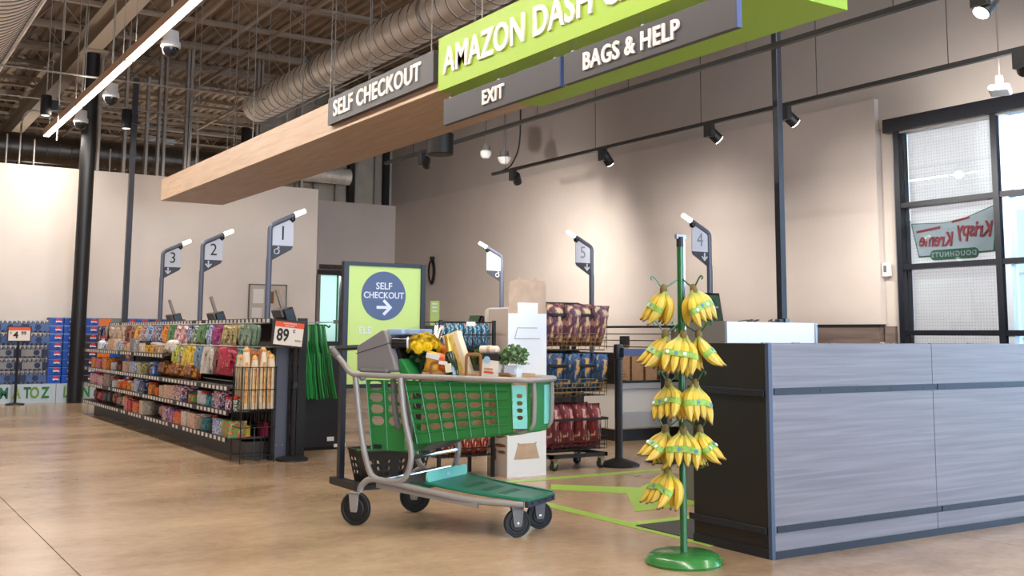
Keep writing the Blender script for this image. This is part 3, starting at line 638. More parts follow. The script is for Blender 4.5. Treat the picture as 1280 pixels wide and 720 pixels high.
def hung(y0, y1, body, label, size, ty):
    s = thing('hanging_sign', label, 'sign', (4.13, (y0+y1)/2, 2.91)); h = (y1-y0)/2
    bx(-0.02, -h, -0.107, 0.02, h, 0.107).build('panel', M_SIGNG, s, bevel=0.003)
    bx(-0.018, -h-0.004, -0.105, 0.018, -h, 0.105).build('edge_strip', mat('blue_edge', (60, 80, 130), 0.4), s)
    for y in (-h*0.9, 0, h*0.9):
        MB().tube([(0, y, 0.1), (0, y+0.01, 0.17)], 0.003, 5).build('hook_wire', M_STEEL, s); bx(-0.01, y-0.012, 0.105, 0.01, y+0.012, 0.118).build('hook_clip', M_WHITE, s)
    text(body, size, M_LETTER, s, (-0.026, ty, -0.002), '-X', 0.006, sx=0.95, bold=0.02, space=1.06)
hung(5.86, 7.52, 'EXIT', 'charcoal EXIT sign hanging below the lime green sign', 0.155, 0.05)
hung(4.16, 5.815, 'BAGS & HELP', 'charcoal BAGS & HELP sign hanging below the lime green sign', 0.165, 0.12)
# ---------------------------------------------------------------- self checkout lanes
def wheelchair(parent, x, z, s, m):
    # simple active-wheelchair symbol: head, body stroke, wheel ring
    MB().prism([(x+s*0.12+a, z+s*0.42+b) for a, b in disc(s*0.09, 12)], -0.012, -0.009, 'Y').build('symbol_head', m, parent)
    MB().tube([(x+s*0.28*math.cos(a*PI/8)-s*0.05, -0.011, z-s*0.08+s*0.28*math.sin(a*PI/8)) for a in range(16)], s*0.06, 4, closed=True).build('symbol_wheel', m, parent)
    MB().tube([(x+s*0.3, -0.011, z+s*0.34), (x+s*0.02, -0.011, z+s*0.22), (x+s*0.3, -0.011, z+s*0.02), (x+s*0.2, -0.011, z-s*0.3)], s*0.07, 4).build('symbol_body', m, parent)
def arrow_down(parent, x, z, s, m):
    MB().prism([(x-s*.1, z+s*.5), (x+s*.1, z+s*.5), (x+s*.1, z-s*.12), (x+s*.36, z+s*.12), (x+s*.48, z), (x, z-s*.5), (x-s*.48, z), (x-s*.36, z+s*.12), (x-s*.1, z-s*.12)], -0.012, -0.009, 'Y').build('arrow', m, parent)
def lane_post(num, x, y, side, label, acc):
    t = thing('lane_post', label, 'sign', (x, y, 0), 0, 'numbered lane posts'); s = side
    MB().lathe([(0, 0), (0.07, 0), (0.07, 0.012), (0.04, 0.02)], 16).build('foot_plate', M_POST, t, smooth=True)
    MB().tube(fillet([(0, 0, 0.01), (0, 0, 2.31), (s*0.30, 0, 2.455)], 0.05), 0.029, 10).build('post', M_POST, t, smooth=True)
    MB().tube([(0, 0, 0.9), (0, 0, 1.93)], 0.034, 10).build('lower_sleeve', M_POST, t, smooth=True)
    MB().tube([(s*0.285, 0, 2.448), (s*0.41, 0, 2.505)], [0.03, 0.026], 10).build('status_lamp', M_GLOW, t, smooth=True)
    MB().lathe([(0.0, 0.03), (0.035, 0.03), (0.035, 0.0), (0.0, -0.03)], 10, (s*0.26, 0, 2.385)).build('lane_camera', M_BLACKG, t, smooth=True)
    a, b = (0.03, 0.275) if s > 0 else (-0.03, -0.275)
    MB().prism([(a, 2.06), (b, 2.09), (b, 2.42), (a, 2.305)], -0.006, 0.006, 'Y').build('flag', M_FLAG, t)
    MB().prism([(a, 1.92), (b*0.93, 2.05), (b, 2.09), (a, 2.09)], -0.007, 0.0065, 'Y').build('flag_tip', M_FLAGD, t)
    text(num, 0.23, M_INK if side > 0 else mat('pale_digit', (130, 140, 160), 0.5), t, (s*0.15, -0.008, 2.225), '-Y', 0.001, sx=0.9)
    (wheelchair if acc else arrow_down)(t, s*0.085, 2.03, 0.1, M_FLAG)
lane_post('1', 4.085, 11.5, 1, 'lane post 1 with white flag and wheelchair symbol, nearest behind the shelving', True)
lane_post('2', 4.16, 14.35, 1, 'lane post 2 with white flag and arrow, middle one behind the shelving', False)
lane_post('3', 4.13, 16.3, 1, 'lane post 3 with white flag and arrow, farthest behind the shelving', False)
lane_post('4', 8.68, 9.3, -1, 'lane post 4 with pale flag, behind the banana stand', False)
lane_post('5', 8.74, 11.7, -1, 'lane post 5 with pale flag, behind the bagged snack rack', False)
lane_post('6', 8.69, 13.95, -1, 'lane post 6 with pale flag and wheelchair symbol, behind the white cardboard display', True)
def kiosk(x, y, side, label):
    t = thing('checkout_kiosk', label, 'checkout', (x, y, 0), 0, 'self checkout kiosks'); s = side
    bx(min(-0.1*s, 0.45*s), -0.35, 0, max(-0.1*s, 0.45*s), 0.35, 0.85).build('cabinet', M_SIGNG, t, bevel=0.01)
    bx(min(-0.11*s, 0.47*s), -0.38, 0.85, max(-0.11*s, 0.47*s), 0.38, 0.89).build('worktop', M_BLACKG, t)
    bx(-0.05, -0.05, 0.89, 0.05, 0.05, 1.2).build('neck', M_BLACK, t)
    R = Matrix.Rotation(-0.35*s, 3, 'Y')
    MB().cbox((0.03*s, 0, 1.29), (0.12, 0.36, 0.2), R).build('screen_case', M_BLACKG, t, bevel=0.01)
    MB().cbox((-0.05*s, 0.0, 1.33), (0.05, 0.3, 0.1), R).build('printer', M_DGREY, t, bevel=0.01)
    if s > 0:
        MB().cbox((-0.02, 0.02, 1.46), (0.035, 0.05, 0.3), Matrix.Rotation(-0.35, 3, 'Y')).build('scanner_arm', mat('card_grey', (158, 148, 142), 0.6), t)
    else:
        MB().cbox((0.12*s, 0.0, 1.28), (0.01, 0.3, 0.26), R).build('screen', mat('dark_green_screen', (46, 70, 52), 0.25), t)
    return t
kiosk(4.3, 11.6, 1, 'nearest black checkout kiosk head showing above the shelving')
kiosk(4.42, 14.5, 1, 'middle black checkout kiosk head with a grey arm above the shelving')
kiosk(4.36, 16.4, 1, 'farthest black checkout kiosk head, small, above the shelving')
kiosk(8.5, 12.0, -1, 'checkout kiosk below the pale flag behind the snack rack'); kiosk(8.5, 14.3, -1, 'checkout kiosk hidden behind the white cardboard display')
t = thing('checkout_screen', 'tilted checkout screen with dark green display behind the banana stand', 'screen', (8.05, 8.7, 0))
bx(-0.2, -0.1, 0, 0.2, 0.18, 0.9).build('cabinet', M_SIGNG, t); MB().tube([(0, 0, 0.9), (0, 0.0, 1.25)], 0.04, 8).build('stem', M_BLACK, t)
R = Matrix.Rotation(-0.2, 3, 'X'); MB().cbox((0, -0.06, 1.34), (0.36, 0.04, 0.48), R).build('bezel', M_BLACKG, t, bevel=0.008); MB().cbox((0, -0.083, 1.345), (0.31, 0.008, 0.42), R).build('display', mat('dark_green_screen', (46, 70, 52), 0.25), t)
text('amazon fresh', 0.04, M_FLAG, t, (-0.03, -0.12, 1.42), '-Y', 0.001)

# white-fronted bagging station between the stanchions and the bananas
t = thing('bagging_station', 'white fronted bagging station with a dark glass case of paper bags', 'station', (0, 0, 0))
bx(7.02, 8.95, 0.12, 8.4, 9.55, 0.56).build('white_front', M_WHITE, t, bevel=0.015); bx(7.0, 8.9, 0.55, 8.42, 9.6, 0.605).build('silver_ledge', mat('silver_ledge', (180, 176, 172), 0.35, metal=0.4), t)
bx(7.12, 9.5, 0.6, 8.4, 9.56, 0.9).build('case_back', mat('case_brown', (120, 92, 70), 0.5), t); bx(6.98, 8.94, 0.6, 7.06, 9.56, 0.92).build('case_post', M_BLACK, t); bx(7.72, 8.94, 0.6, 7.8, 9.0, 0.92).build('case_post', M_BLACK, t)
bx(7.0, 8.94, 0.6, 8.4, 9.0, 0.63).build('case_sill', M_BLACK, t); bx(7.05, 9.0, 0.2, 7.5, 8.94, 0.27).build('lower_band', M_WHITEG, t); bx(7.05, 8.98, 0, 8.38, 9.5, 0.12).build('plinth', M_BLACK, t)
bx(7.05, 8.93, 0.14, 7.75, 8.95, 0.3).build('kick_panel', mat('silver_ledge', (180, 176, 172), 0.35, metal=0.4), t)
for k in range(3): tag(bx(7.15+k*0.19, 9.1, 0.606, 7.31+k*0.19, 9.22, 0.9-0.02*k).build('paper_bag', M_KRAFT), '%s brown paper bag from the left in the bagging station case' % ORD[k], 'bag', 'paper bags in the bagging station')
t = thing('carry_handle_roll', 'coil of brown twine standing in front of the paper bags', 'twine', (7.13, 9.03, 0.606))
for k in range(4): MB().lathe([(0.05, 0), (0.06, 0.012), (0.05, 0.024)], 14, (0, 0, k*0.028)).build('coil_turn', mat('twine', (196, 142, 92), 0.8), t, smooth=True)
def stanchion(x, y, label):
    t = thing('stanchion', label, 'stanchion', (x, y, 0), 0, 'queue stanchions')
    MB().lathe([(0, 0), (0.175, 0), (0.175, 0.018), (0.15, 0.03), (0.05, 0.065), (0.034, 0.07)], 28).build('base', M_BLACK, t, smooth=True)
    MB().lathe([(0.034, 0.06), (0.034, 0.9), (0.043, 0.905), (0.043, 1.015), (0.036, 1.03), (0, 1.03)], 18).build('post', mat('black_blue_post', (34, 36, 44), 0.35), t, smooth=True)
    bx(-0.02, -0.048, 0.92, 0.02, -0.04, 1.0).build('belt_slot', M_BLACKG, t)
    return t
s1 = stanchion(5.74, 7.3, 'black queue stanchion right of the bagged snack rack')
bx(0.04, -0.003, 0.93, 0.5, 0.003, 0.99).build('belt', mat('slate_belt', (72, 88, 130), 0.6), s1)
stanchion(6.28, 7.33, 'black queue stanchion half hidden behind the bananas')
t = thing('white_kiosk_panel', 'rounded cream kiosk panel behind the white cardboard display', 'panel', (5.95, 9.6, 0))
MB().prism([(-0.16, 0), (0.2, 0), (0.2, 1.39)] + [(-0.1-0.06*math.sin(a*PI/12), 1.33+0.06*math.cos(a*PI/12)) for a in range(7)], -0.03, 0.03, 'Y').build('panel', mat('cream_panel', (222, 212, 200), 0.5), t)
MB().tube([(-0.03, -0.05, 0.02), (-0.03, -0.05, 1.28)], 0.016, 8).build('mast', M_BLACK, t); bx(-0.075, -0.09, 1.26, 0.015, -0.02, 1.32).build('scanner_head', M_DGREY, t)
text('..NIS', 0.1, M_INK, t, (0.1, -0.034, 0.98), '-Y', 0.001, sx=0.6)
t = thing('green_leaflet', 'small lime green leaflet standing on a checkout behind the snack rack', 'leaflet', (5.55, 10.3, 0))
MB().tube([(0, 0, 0), (0, 0, 1.2)], 0.02, 8).build('holder_pole', M_BLACK, t); bx(-0.05, -0.005, 1.19, 0.06, 0.005, 1.47).build('leaflet', M_LIMEP, t); bx(-0.1, -0.02, 1.12, 0.1, 0.03, 1.2).build('holder', M_BLACK, t)
for z in (1.43, 1.39, 1.35): bx(-0.03, -0.008, z, 0.03, -0.005, z+0.015).build('print_line', M_WHITE, t)

# pinned notices on the back wall
t = thing('notice_board', 'framed notice board with papers on the cream back wall', 'board', (6.7, 18.88, 1.68))
bx(-0.34, -0.02, -0.32, 0.34, 0.01, 0.3).build('board', mat('board_beige', (196, 184, 170), 0.7), t)
for b in ((-0.36, -0.34, -0.33, 0.32), (0.34, 0.36, -0.33, 0.32), (-0.36, 0.36, 0.3, 0.32), (-0.36, 0.36, -0.34, -0.32)): bx(b[0], -0.03, b[2], b[1], 0.0, b[3]).build('frame_bar', M_DGREY, t)
for x, z, w, h, c in ((-0.18, 0.1, .2, .26, (232, 228, 220)), (-0.2, -0.2, .18, .18, (226, 222, 216)), (0.04, 0.08, .14, .22, (120, 86, 66)), (0.2, 0.08, .16, .3, (206, 180, 150)), (0.04, -0.22, .2, .16, (230, 226, 222)), (0.24, -0.2, .12, .2, (150, 160, 180))):
    bx(x-w/2, -0.026, z-h/2, x+w/2, -0.021, z+h/2).build('paper', mat('paper_%d_%d_%d' % c, c, 0.8), t)

t = thing('cable_coil', 'black coiled cable hanging on the wall behind the poster stand', 'cable', (RW-0.09, 19.4, 2.45))
for k in range(3): MB().tube([(-0.03-0.012*k, 0.13*math.cos(a*PI/8)*(1-0.1*k), -0.05+0.26*math.sin(a*PI/8)*(1-0.08*k)) for a in range(16)], 0.016, 6, closed=True).build('loop', M_BLACK, t)
bx(-0.07, -0.03, 0.2, 0.02, 0.03, 0.26).build('hook', M_BLACK, t)
# ---------------------------------------------------------------- shelving run with its goods
INK = {'navy': [(28,40,92),(40,60,130),(200,200,210)], 'taupe': [(150,130,116),(120,100,88),(190,176,164)], 'beige': [(206,188,164),(176,152,128),(228,216,200)],
 'maroon': [(110,30,34),(78,22,28),(170,110,80)], 'brownred': [(128,70,54),(170,60,50),(90,50,44),(200,170,140)], 'yellow': [(226,172,52),(240,206,90),(170,110,50)],
 'redwhite': [(206,60,62),(232,222,216),(170,40,46),(70,80,140)], 'bluewhite': [(120,156,210),(226,230,236),(70,110,180)], 'navywhite': [(38,48,104),(220,222,230),(70,84,140)],
 'orange': [(228,130,48),(240,172,70),(190,90,36)], 'green': [(86,138,84),(120,160,104),(60,104,66)], 'pinkwhite': [(232,216,212),(222,150,160),(240,234,230),(190,120,140)],
 'greenwhite': [(40,86,66),(214,222,214),(70,120,90)], 'magenta': [(160,44,116),(126,30,92),(186,90,150)], 'tangreen': [(196,168,112),(96,116,84),(220,196,140)],
 'sage': [(132,156,132),(96,120,100),(170,186,168)], 'lime': [(196,214,60),(232,226,120),(110,150,50)], 'limeviolet': [(200,206,84),(110,86,140),(230,224,160)],
 'yellowg': [(236,204,40),(246,222,90),(190,160,30)], 'bluegrey': [(112,146,176),(150,176,196),(84,110,140)], 'paperwhite': [(222,214,204),(200,190,178),(232,228,222)],
 'crimson': [(190,34,70),(150,24,54),(214,110,120)], 'tealp': [(52,132,140),(96,170,170),(32,92,104)], 'orangeteal': [(206,110,60),(60,130,140),(226,180,120)],
 'white': [(226,224,220),(200,204,212),(236,234,230)], 'cream': [(220,202,172),(196,170,136),(234,222,200)], 'peach': [(222,186,158),(196,150,124),(234,210,190)],
 'paleblue': [(150,180,206),(200,214,226),(110,140,176)], 'tan': [(190,156,116),(160,124,86),(214,190,156)], 'grey': [(150,146,142),(120,116,114),(196,192,188)],
 'amber': [(214,158,44),(232,184,84),(150,100,40)], 'redpink': [(206,84,92),(226,150,150),(160,46,60)], 'yellowblue': [(226,208,70),(80,120,180),(240,232,180)],
 'brown': [(112,80,62),(90,62,48),(150,116,92)], 'blue': [(40,92,170),(80,130,200),(200,214,232)], 'ambermix': [(170,96,34),(120,60,26),(214,150,60),(80,40,22)],
 'orangebright': [(236,104,24),(246,140,50),(210,84,20)], 'greenred': [(110,160,70),(206,70,60),(160,196,110)], 'magwhite': [(190,70,120),(232,224,226),(120,50,90)],
 'whitegreen': [(224,224,220),(60,110,80),(190,190,190)], 'darkgreen': [(38,70,52),(26,50,40),(80,110,90)], 'black': [(38,34,34),(70,60,56),(24,22,22)],
 'red': [(206,40,40),(176,28,32),(226,110,90)], 'redorange': [(214,72,40),(236,150,60),(180,40,36)], 'bluered': [(60,60,150),(206,50,66),(200,200,220)]}
WORD = {'navywhite': 'navy and white', 'redwhite': 'red and white', 'bluewhite': 'blue and white', 'brownred': 'brownish red', 'pinkwhite': 'pink and white', 'greenwhite': 'dark green and white',
 'tangreen': 'tan and green', 'sage': 'sage green', 'limeviolet': 'lime and violet', 'yellowg': 'bright yellow', 'bluegrey': 'blue grey', 'paperwhite': 'off-white', 'tealp': 'teal', 'orangeteal': 'orange and teal',
 'paleblue': 'pale blue', 'redpink': 'rose red', 'yellowblue': 'yellow and blue', 'ambermix': 'amber brown', 'orangebright': 'bright orange', 'greenred': 'green and red', 'magwhite': 'magenta and white',
 'whitegreen': 'white and green', 'darkgreen': 'dark green', 'redorange': 'red and orange', 'bluered': 'blue and red'}
GOODS = {
  'top': [('bag', 14.54, 14.30, 'navy'), ('bag', 14.30, 13.80, 'taupe'), ('bag', 13.80, 13.50, 'beige'), ('bag', 13.50, 13.21, 'beige'), ('bag', 13.21, 12.92, 'beige'), ('bag', 12.92, 12.69, 'maroon'), ('bag', 12.69, 12.47, 'brownred'), ('bag', 12.47, 12.18, 'yellow'), ('bag', 12.18, 11.93, 'redwhite'), ('bag', 11.93, 11.66, 'bluewhite'), ('bag', 11.66, 11.44, 'redwhite'), ('bag', 11.44, 11.19, 'navywhite'), ('bag', 11.19, 10.95, 'orange'), ('bag', 10.95, 10.74, 'green'), ('bag', 10.74, 10.46, 'pinkwhite'), ('bag', 10.46, 10.22, 'pinkwhite'), ('bag', 10.22, 10.06, 'navywhite'), ('bag', 10.06, 9.89, 'greenwhite'), ('bag', 9.89, 9.60, 'green'), ('bag', 9.60, 9.39, 'bluewhite'), ('bag', 9.39, 9.08, 'magenta'), ('bag', 9.08, 8.84, 'tangreen'), ('bag', 8.84, 8.62, 'tangreen'), ('bag', 8.62, 8.45, 'sage'), ('bag', 8.45, 8.29, 'sage')],
  'rod': [('bag', 11.44, 11.22, 'lime'), ('bag', 11.22, 11.03, 'limeviolet'), ('bag', 11.03, 10.83, 'yellowg'), ('bag', 10.83, 10.63, 'yellowg'), ('bag', 10.63, 10.43, 'bluegrey'), ('box', 10.41, 10.17, 'paperwhite'), ('bag', 10.17, 10.01, 'paperwhite'), ('bag', 10.01, 9.79, 'maroon'), ('bag', 9.79, 9.34, 'crimson'), ('bag', 9.34, 9.16, 'tealp'), ('bag', 9.16, 8.99, 'orangeteal')],
  's1': [('bottle', 14.94, 14.69, 'white'), ('bottle', 14.69, 14.45, 'bluewhite'), ('bottle', 14.45, 14.16, 'cream'), ('box', 14.16, 13.85, 'peach'), ('jar', 13.85, 13.54, 'paleblue'), ('jar', 13.54, 13.29, 'tan'), ('jar', 13.29, 13.04, 'cream'), ('box', 13.04, 12.73, 'grey'), ('jar', 12.73, 12.43, 'cream'), ('jar', 12.43, 12.18, 'amber'), ('jar', 12.18, 11.97, 'amber'), ('jar', 11.97, 11.76, 'tan'), ('bag', 11.73, 11.25, 'paperwhite')],
  's2': [('box', 15.14, 14.89, 'orange'), ('box', 14.89, 14.54, 'redpink'), ('box', 14.54, 14.16, 'orange'), ('jar', 14.16, 13.80, 'white'), ('jar', 13.80, 13.54, 'maroon'), ('box', 13.37, 13.08, 'peach'), ('jar', 13.08, 12.92, 'white'), ('box', 12.92, 12.65, 'bluewhite'), ('box', 12.65, 12.39, 'yellowblue'), ('bottle', 12.28, 12.14, 'brown'), ('bottle', 12.11, 11.97, 'blue'), ('bag', 11.93, 11.47, 'ambermix'), ('bag', 11.47, 10.92, 'ambermix'), ('bag', 10.92, 10.46, 'ambermix')],
  's3': [('box', 15.20, 14.74, 'pinkwhite'), ('box', 14.74, 14.30, 'pinkwhite'), ('box', 14.30, 13.98, 'taupe'), ('jar', 13.98, 13.76, 'white'), ('jar', 13.71, 13.41, 'orangebright'), ('jar', 13.41, 13.16, 'orangebright'), ('jar', 13.16, 12.96, 'orange'), ('jar', 12.96, 12.77, 'cream'), ('box', 12.73, 12.50, 'bluewhite'), ('box', 12.50, 12.25, 'navy'), ('jar', 12.18, 11.97, 'orange'), ('jar', 11.97, 11.60, 'orangebright'), ('box', 11.60, 11.40, 'cream'), ('box', 11.40, 11.00, 'peach'), ('box', 11.00, 10.71, 'redwhite'), ('jar', 10.68, 10.35, 'greenred'), ('jar', 10.35, 10.25, 'white'), ('jar', 10.19, 10.01, 'white'), ('jar', 10.01, 9.86, 'tealp'), ('jar', 9.86, 9.67, 'blue'), ('box', 9.67, 9.50, 'redwhite'), ('jar', 9.50, 9.23, 'magwhite'), ('jar', 9.23, 9.03, 'whitegreen')],
  's4': [('bag', 15.14, 14.89, 'maroon'), ('bag', 14.89, 14.54, 'crimson'), ('bag', 14.54, 14.30, 'darkgreen'), ('bag', 14.30, 14.03, 'black'), ('bag', 14.03, 13.76, 'brownred'), ('bag', 13.76, 13.46, 'taupe'), ('bag', 13.46, 13.16, 'yellow'), ('box', 13.16, 12.96, 'redpink'), ('box', 12.96, 12.77, 'red'), ('box', 12.77, 12.43, 'redorange'), ('box', 12.43, 12.21, 'cream'), ('bag', 12.14, 11.80, 'black'), ('bag', 11.80, 11.44, 'brownred'), ('box', 11.44, 11.22, 'redwhite'), ('box', 11.22, 10.97, 'bluered'), ('box', 10.97, 10.71, 'redorange'), ('box', 10.71, 10.54, 'paperwhite'), ('box', 10.54, 10.19, 'peach'), ('jar', 10.17, 9.94, 'tealp'), ('bottle', 9.91, 9.79, 'black'), ('bottle', 9.79, 9.67, 'sage'), ('box', 9.67, 9.43, 'bluewhite'), ('box', 9.43, 9.19, 'greenred')],
}
SHZ = {'s1': 0.885, 's2': 0.645, 's3': 0.435, 's4': 0.205}
g = thing('shelving_unit', 'long dark shelving run of hanging bags and packaged goods with price strips', 'shelf', (0, 0, 0))
bx(3.12, 9.24, 0, 3.62, 15.6, 0.155).build('kick_base', M_SHELF, g)
bx(3.56, 9.15, 0.15, 3.6, 15.6, 1.2).build('back_panel', M_SHELFB, g)
for y in (9.12, 12.2, 15.26): bx(3.54, y, 0, 3.62, y+0.05, 1.24).build('upright', M_BLACK, g)
bx(3.27, 9.1, 1.205, 3.6, 15.6, 1.215).build('top_shelf', M_SHELF, g)
strips = {'top': (3.262, 1.215), 's1': (2.945, 0.86), 's2': (2.945, 0.62), 's3': (2.945, 0.41), 's4': (2.945, 0.18)}
tagm = bx(-0.003, -0.03, -0.016, 0, 0.03, 0.016).mesh('price_tag', M_TAGW)
for k, (x, z) in strips.items():
    y0s = {'top': 9.1, 's1': 11.45}.get(k, 9.24)
    bx(x, y0s, z-0.022, x+0.02, 15.6, z+0.022).build('price_strip', M_BLACK, g)
    y = y0s + 0.05
    while y < 15.5:
        if random.random() < 0.93: inst('price_tag', tagm, g, (x-0.001, y, z))
        y += 0.115 if k != 's4' else 0.125
    if k != 'top': bx(x+0.02, y0s, z, 3.56, 15.6, z+0.018).build('shelf_board', M_SHELF, g)
MB().tube([(3.05, 9.05, 0.985), (3.05, 11.6, 0.985)], 0.006, 6).build('hang_rail', M_STEEL, g); MB().tube([(3.4, 9.05, 0.985), (3.05, 9.05, 0.985)], 0.006, 6).build('rail_arm', M_STEEL, g); MB().tube([(3.56, 11.6, 0.985), (3.05, 11.6, 0.985)], 0.006, 6).build('rail_arm', M_STEEL, g)
MB().tube([(3.1, 8.85, 1.19), (3.1, 15.6, 1.19)], 0.006, 6).build('hang_rail', M_STEEL, g)
for y in (9.2, 12.2, 15.1): MB().tube([(3.56, y, 1.19), (3.1, y, 1.19)], 0.006, 6).build('rail_arm', M_STEEL, g)
for z in (1.08, 0.95, 0.8): bx(3.54, 9.1, z, 3.56, 9.7, z+0.012).build('rear_slot', M_BLACK, g)
def pillow(w, h, d):
    """flat-sealed pouch: x depth, y width, z height from 0 (bottom) up"""
    def fn(s):
        def f(u, v):
            e = max(0.0, 1-abs(2*v-1)**3.0)*max(0.0, 1-abs(2*u-1)**2.6)
            return (s*d/2*e**0.6, (u-0.5)*w*(1-0.06*math.sin(PI*v)), v*h)
        return f
    mb = MB().grid(fn(-1), 6, 8); mb.grid(fn(1), 6, 8); return mb
pm = pillow(1, 1, 1).mesh('pouch', M_WHITE, True)
bm_ = bx(-0.5, -0.5, 0, 0.5, 0.5, 1).mesh('carton', M_WHITE)
jm = MB().lathe([(0.0, 0), (0.46, 0), (0.5, 0.04), (0.5, 0.72), (0.42, 0.8), (0.42, 0.82), (0.46, 0.82), (0.46, 1.0), (0, 1.0)], 14).mesh('jar', M_WHITE, True)
tm = MB().lathe([(0.0, 0), (0.46, 0), (0.5, 0.04), (0.5, 0.55), (0.2, 0.75), (0.2, 0.85), (0.25, 0.85), (0.25, 1.0), (0, 1.0)], 14).mesh('bottle', M_WHITE, True)
lidm = MB().lathe([(0.0, 0.83), (0.48, 0.83), (0.48, 1.01), (0, 1.01)], 14).mesh('lid', M_WHITE, True)
capm = MB().lathe([(0.0, 0.86), (0.27, 0.86), (0.27, 1.02), (0, 1.02)], 12).mesh('cap', M_WHITE, True)
hdr = bx(-0.52, -0.5, 0.94, 0.52, 0.5, 1.0).mesh('seal_strip', M_WHITE)
plc = bx(-0.51, -0.32, 0.3, -0.5, 0.32, 0.72).mesh('front_label', M_WHITE)
ROWN = {'top': 'on the top shelving rail', 'rod': 'on the lower shelving rail', 's1': 'on the uppermost shelf', 's2': 'on the second shelf down', 's3': 'on the third shelf down', 's4': 'on the bottom shelf'}
KIND = {'bag': ('snack_pouch', 'pouch', 'bag'), 'box': ('carton', 'carton', 'box'), 'jar': ('jar', 'jar', 'jar'), 'bottle': ('bottle', 'bottle', 'bottle')}
def pm_mat(c, st=0): return pack('print_%s_%d' % (c, st), INK[c], scale=(4.5, 9)[st], rough=0.4, bump=0.3 if st == 0 else 0.0)
rnd = random.Random(11)
for row, items in GOODS.items():
    count = {}; tot = {}
    near = list(reversed(items))
    for it in near: tot[(it[0], it[3])] = tot.get((it[0], it[3]), 0)+1
    for kind, ya, yb, c in near:
        nm, kw, cat = KIND[kind]; key = (kind, c); count[key] = count.get(key, 0)+1
        o_ = '' if tot[key] == 1 else (ORD[count[key]-1] + ' ')
        lab = '%s%s %s%s %s' % (o_, WORD.get(c, c), kw, ' from the basket end,' if o_ else '', ('hanging ' if row in ('top', 'rod') else '') + ROWN[row])
        if row == 'top': ya, yb = 9.28+(ya*1.05-8.85)*0.966, 9.28+(yb*1.05-8.85)*0.966
        w = abs(ya-yb)*0.94; yc = (ya+yb)/2
        if row in ('top', 'rod'):
            hgt = (0.2 if row == 'top' else 0.24)*rnd.uniform(0.9, 1.1); zt = 1.185 if row == 'top' else 0.978
            t = thing('hanging_pouch' if kind == 'bag' else nm, lab, cat, (3.1 if row == 'top' else 3.05, yc, zt-hgt), rnd.uniform(-0.12, 0.12), 'goods hanging %s' % ROWN[row], rot=(rnd.uniform(-0.06, 0.06), rnd.uniform(0.03, 0.2), rnd.uniform(-0.15, 0.15)))
            for dep in range(3):
                inst('pouch', pm if kind == 'bag' else bm_, t, (dep*0.04, rnd.uniform(-0.01, 0.01), 0), (0, 0, rnd.uniform(-0.1, 0.1)), (0.05 if kind == 'bag' else 0.03, w, hgt), pm_mat(c))
            inst('seal_strip', hdr, t, (0, 0, 0), (0, 0, 0), (0.012, w*0.9, hgt), pm_mat(c, 1))
            inst('front_label', plc, t, (-0.012, 0, 0), (0, 0, 0), (0.05, w*0.7, hgt), pm_mat(c, 1))
        else:
            zb = SHZ[row]-0.005; d = min(0.16, max(0.08, w))
            hgt = {'bag': 0.17, 'box': 0.14, 'jar': 0.115, 'bottle': 0.15}[kind]*rnd.uniform(0.85, 1.15)
            if row == 's1' and kind == 'bag': hgt = 0.15
            t = thing(nm, lab, cat, (3.04 if kind != 'bag' else 3.06, yc, zb), rnd.uniform(-0.1, 0.1), 'goods standing %s' % ROWN[row])
            if kind == 'bag':
                inst('pouch', pm, t, (0, 0, 0), (0, 0.12, 0), (d*0.9, w, hgt), pm_mat(c)); inst('front_label', plc, t, (-0.02, 0, 0), (0, 0.12, 0), (d*0.62, w*0.8, hgt), pm_mat(c, 1))
            elif kind == 'box':
                inst('box_body', bm_, t, (0, 0, 0), (0, 0, 0), (d, w*0.97, hgt), pm_mat(c)); inst('front_label', plc, t, (0, 0, 0), (0, 0, 0), (d, w, hgt), pm_mat(c, 1))
            else:
                r = min(w, 0.14)
                inst('vessel', jm if kind == 'jar' else tm, t, (0, 0, 0), (0, 0, 0), (r, r, hgt), pm_mat(c))
                inst('lid' if kind == 'jar' else 'cap', lidm if kind == 'jar' else capm, t, (0, 0, 0), (0, 0, 0), (r, r, hgt), pm_mat(rnd.choice(('red', 'white', 'black', c)), 1))
# wire basket of baguettes
t = thing('wire_bin', 'black wire bin on thin legs holding paper-sleeved baguettes', 'basket', (3.14, 9.1, 0), 0.0)
for x, y in ((-0.15, -0.12), (0.15, -0.12), (0.15, 0.12), (-0.15, 0.12)): MB().tube([(x, y, 0), (x, y, 0.82)], 0.006, 6).build('leg', M_BLACK, t)
for z in (0.06, 0.3, 0.45, 0.62, 0.81): MB().tube([(-0.155, -0.125, z), (0.155, -0.125, z), (0.155, 0.125, z), (-0.155, 0.125, z)], 0.004, 5, closed=True).build('hoop', M_BLACK, t)
for k in range(9):
    x = -0.15+0.3*(k+0.5)/9; MB().tube([(x, -0.125, 0.36 if k % 2 else 0.3), (x, -0.125, 0.81)], 0.0025, 4).build('wire', M_BLACK, t); MB().tube([(x, 0.125, 0.36), (x, 0.125, 0.81)], 0.0025, 4).build('wire', M_BLACK, t)
for k in range(6):
    y = -0.12+0.24*(k+0.5)/6; MB().tube([(-0.155, y, 0.36), (-0.155, y, 0.81)], 0.0025, 4).build('wire', M_BLACK, t)
bx(-0.15, -0.12, 0.445, 0.15, 0.12, 0.45).build('floor_plate', M_BLACK, t)
MB().tube(fillet([(-0.03, -0.126, 0.3), (-0.03, -0.126, 0.02), (0.03, -0.126, 0.02), (0.03, -0.126, 0.3)], 0.03), 0.005, 5).build('front_loop', M_BLACK, t)
bag = mat('baguette_sleeve', (226, 206, 176), 0.6, var=0.08, scale=12); crust = mat('baguette_crust', (206, 154, 88), 0.7, var=0.18, scale=25)
k = 0
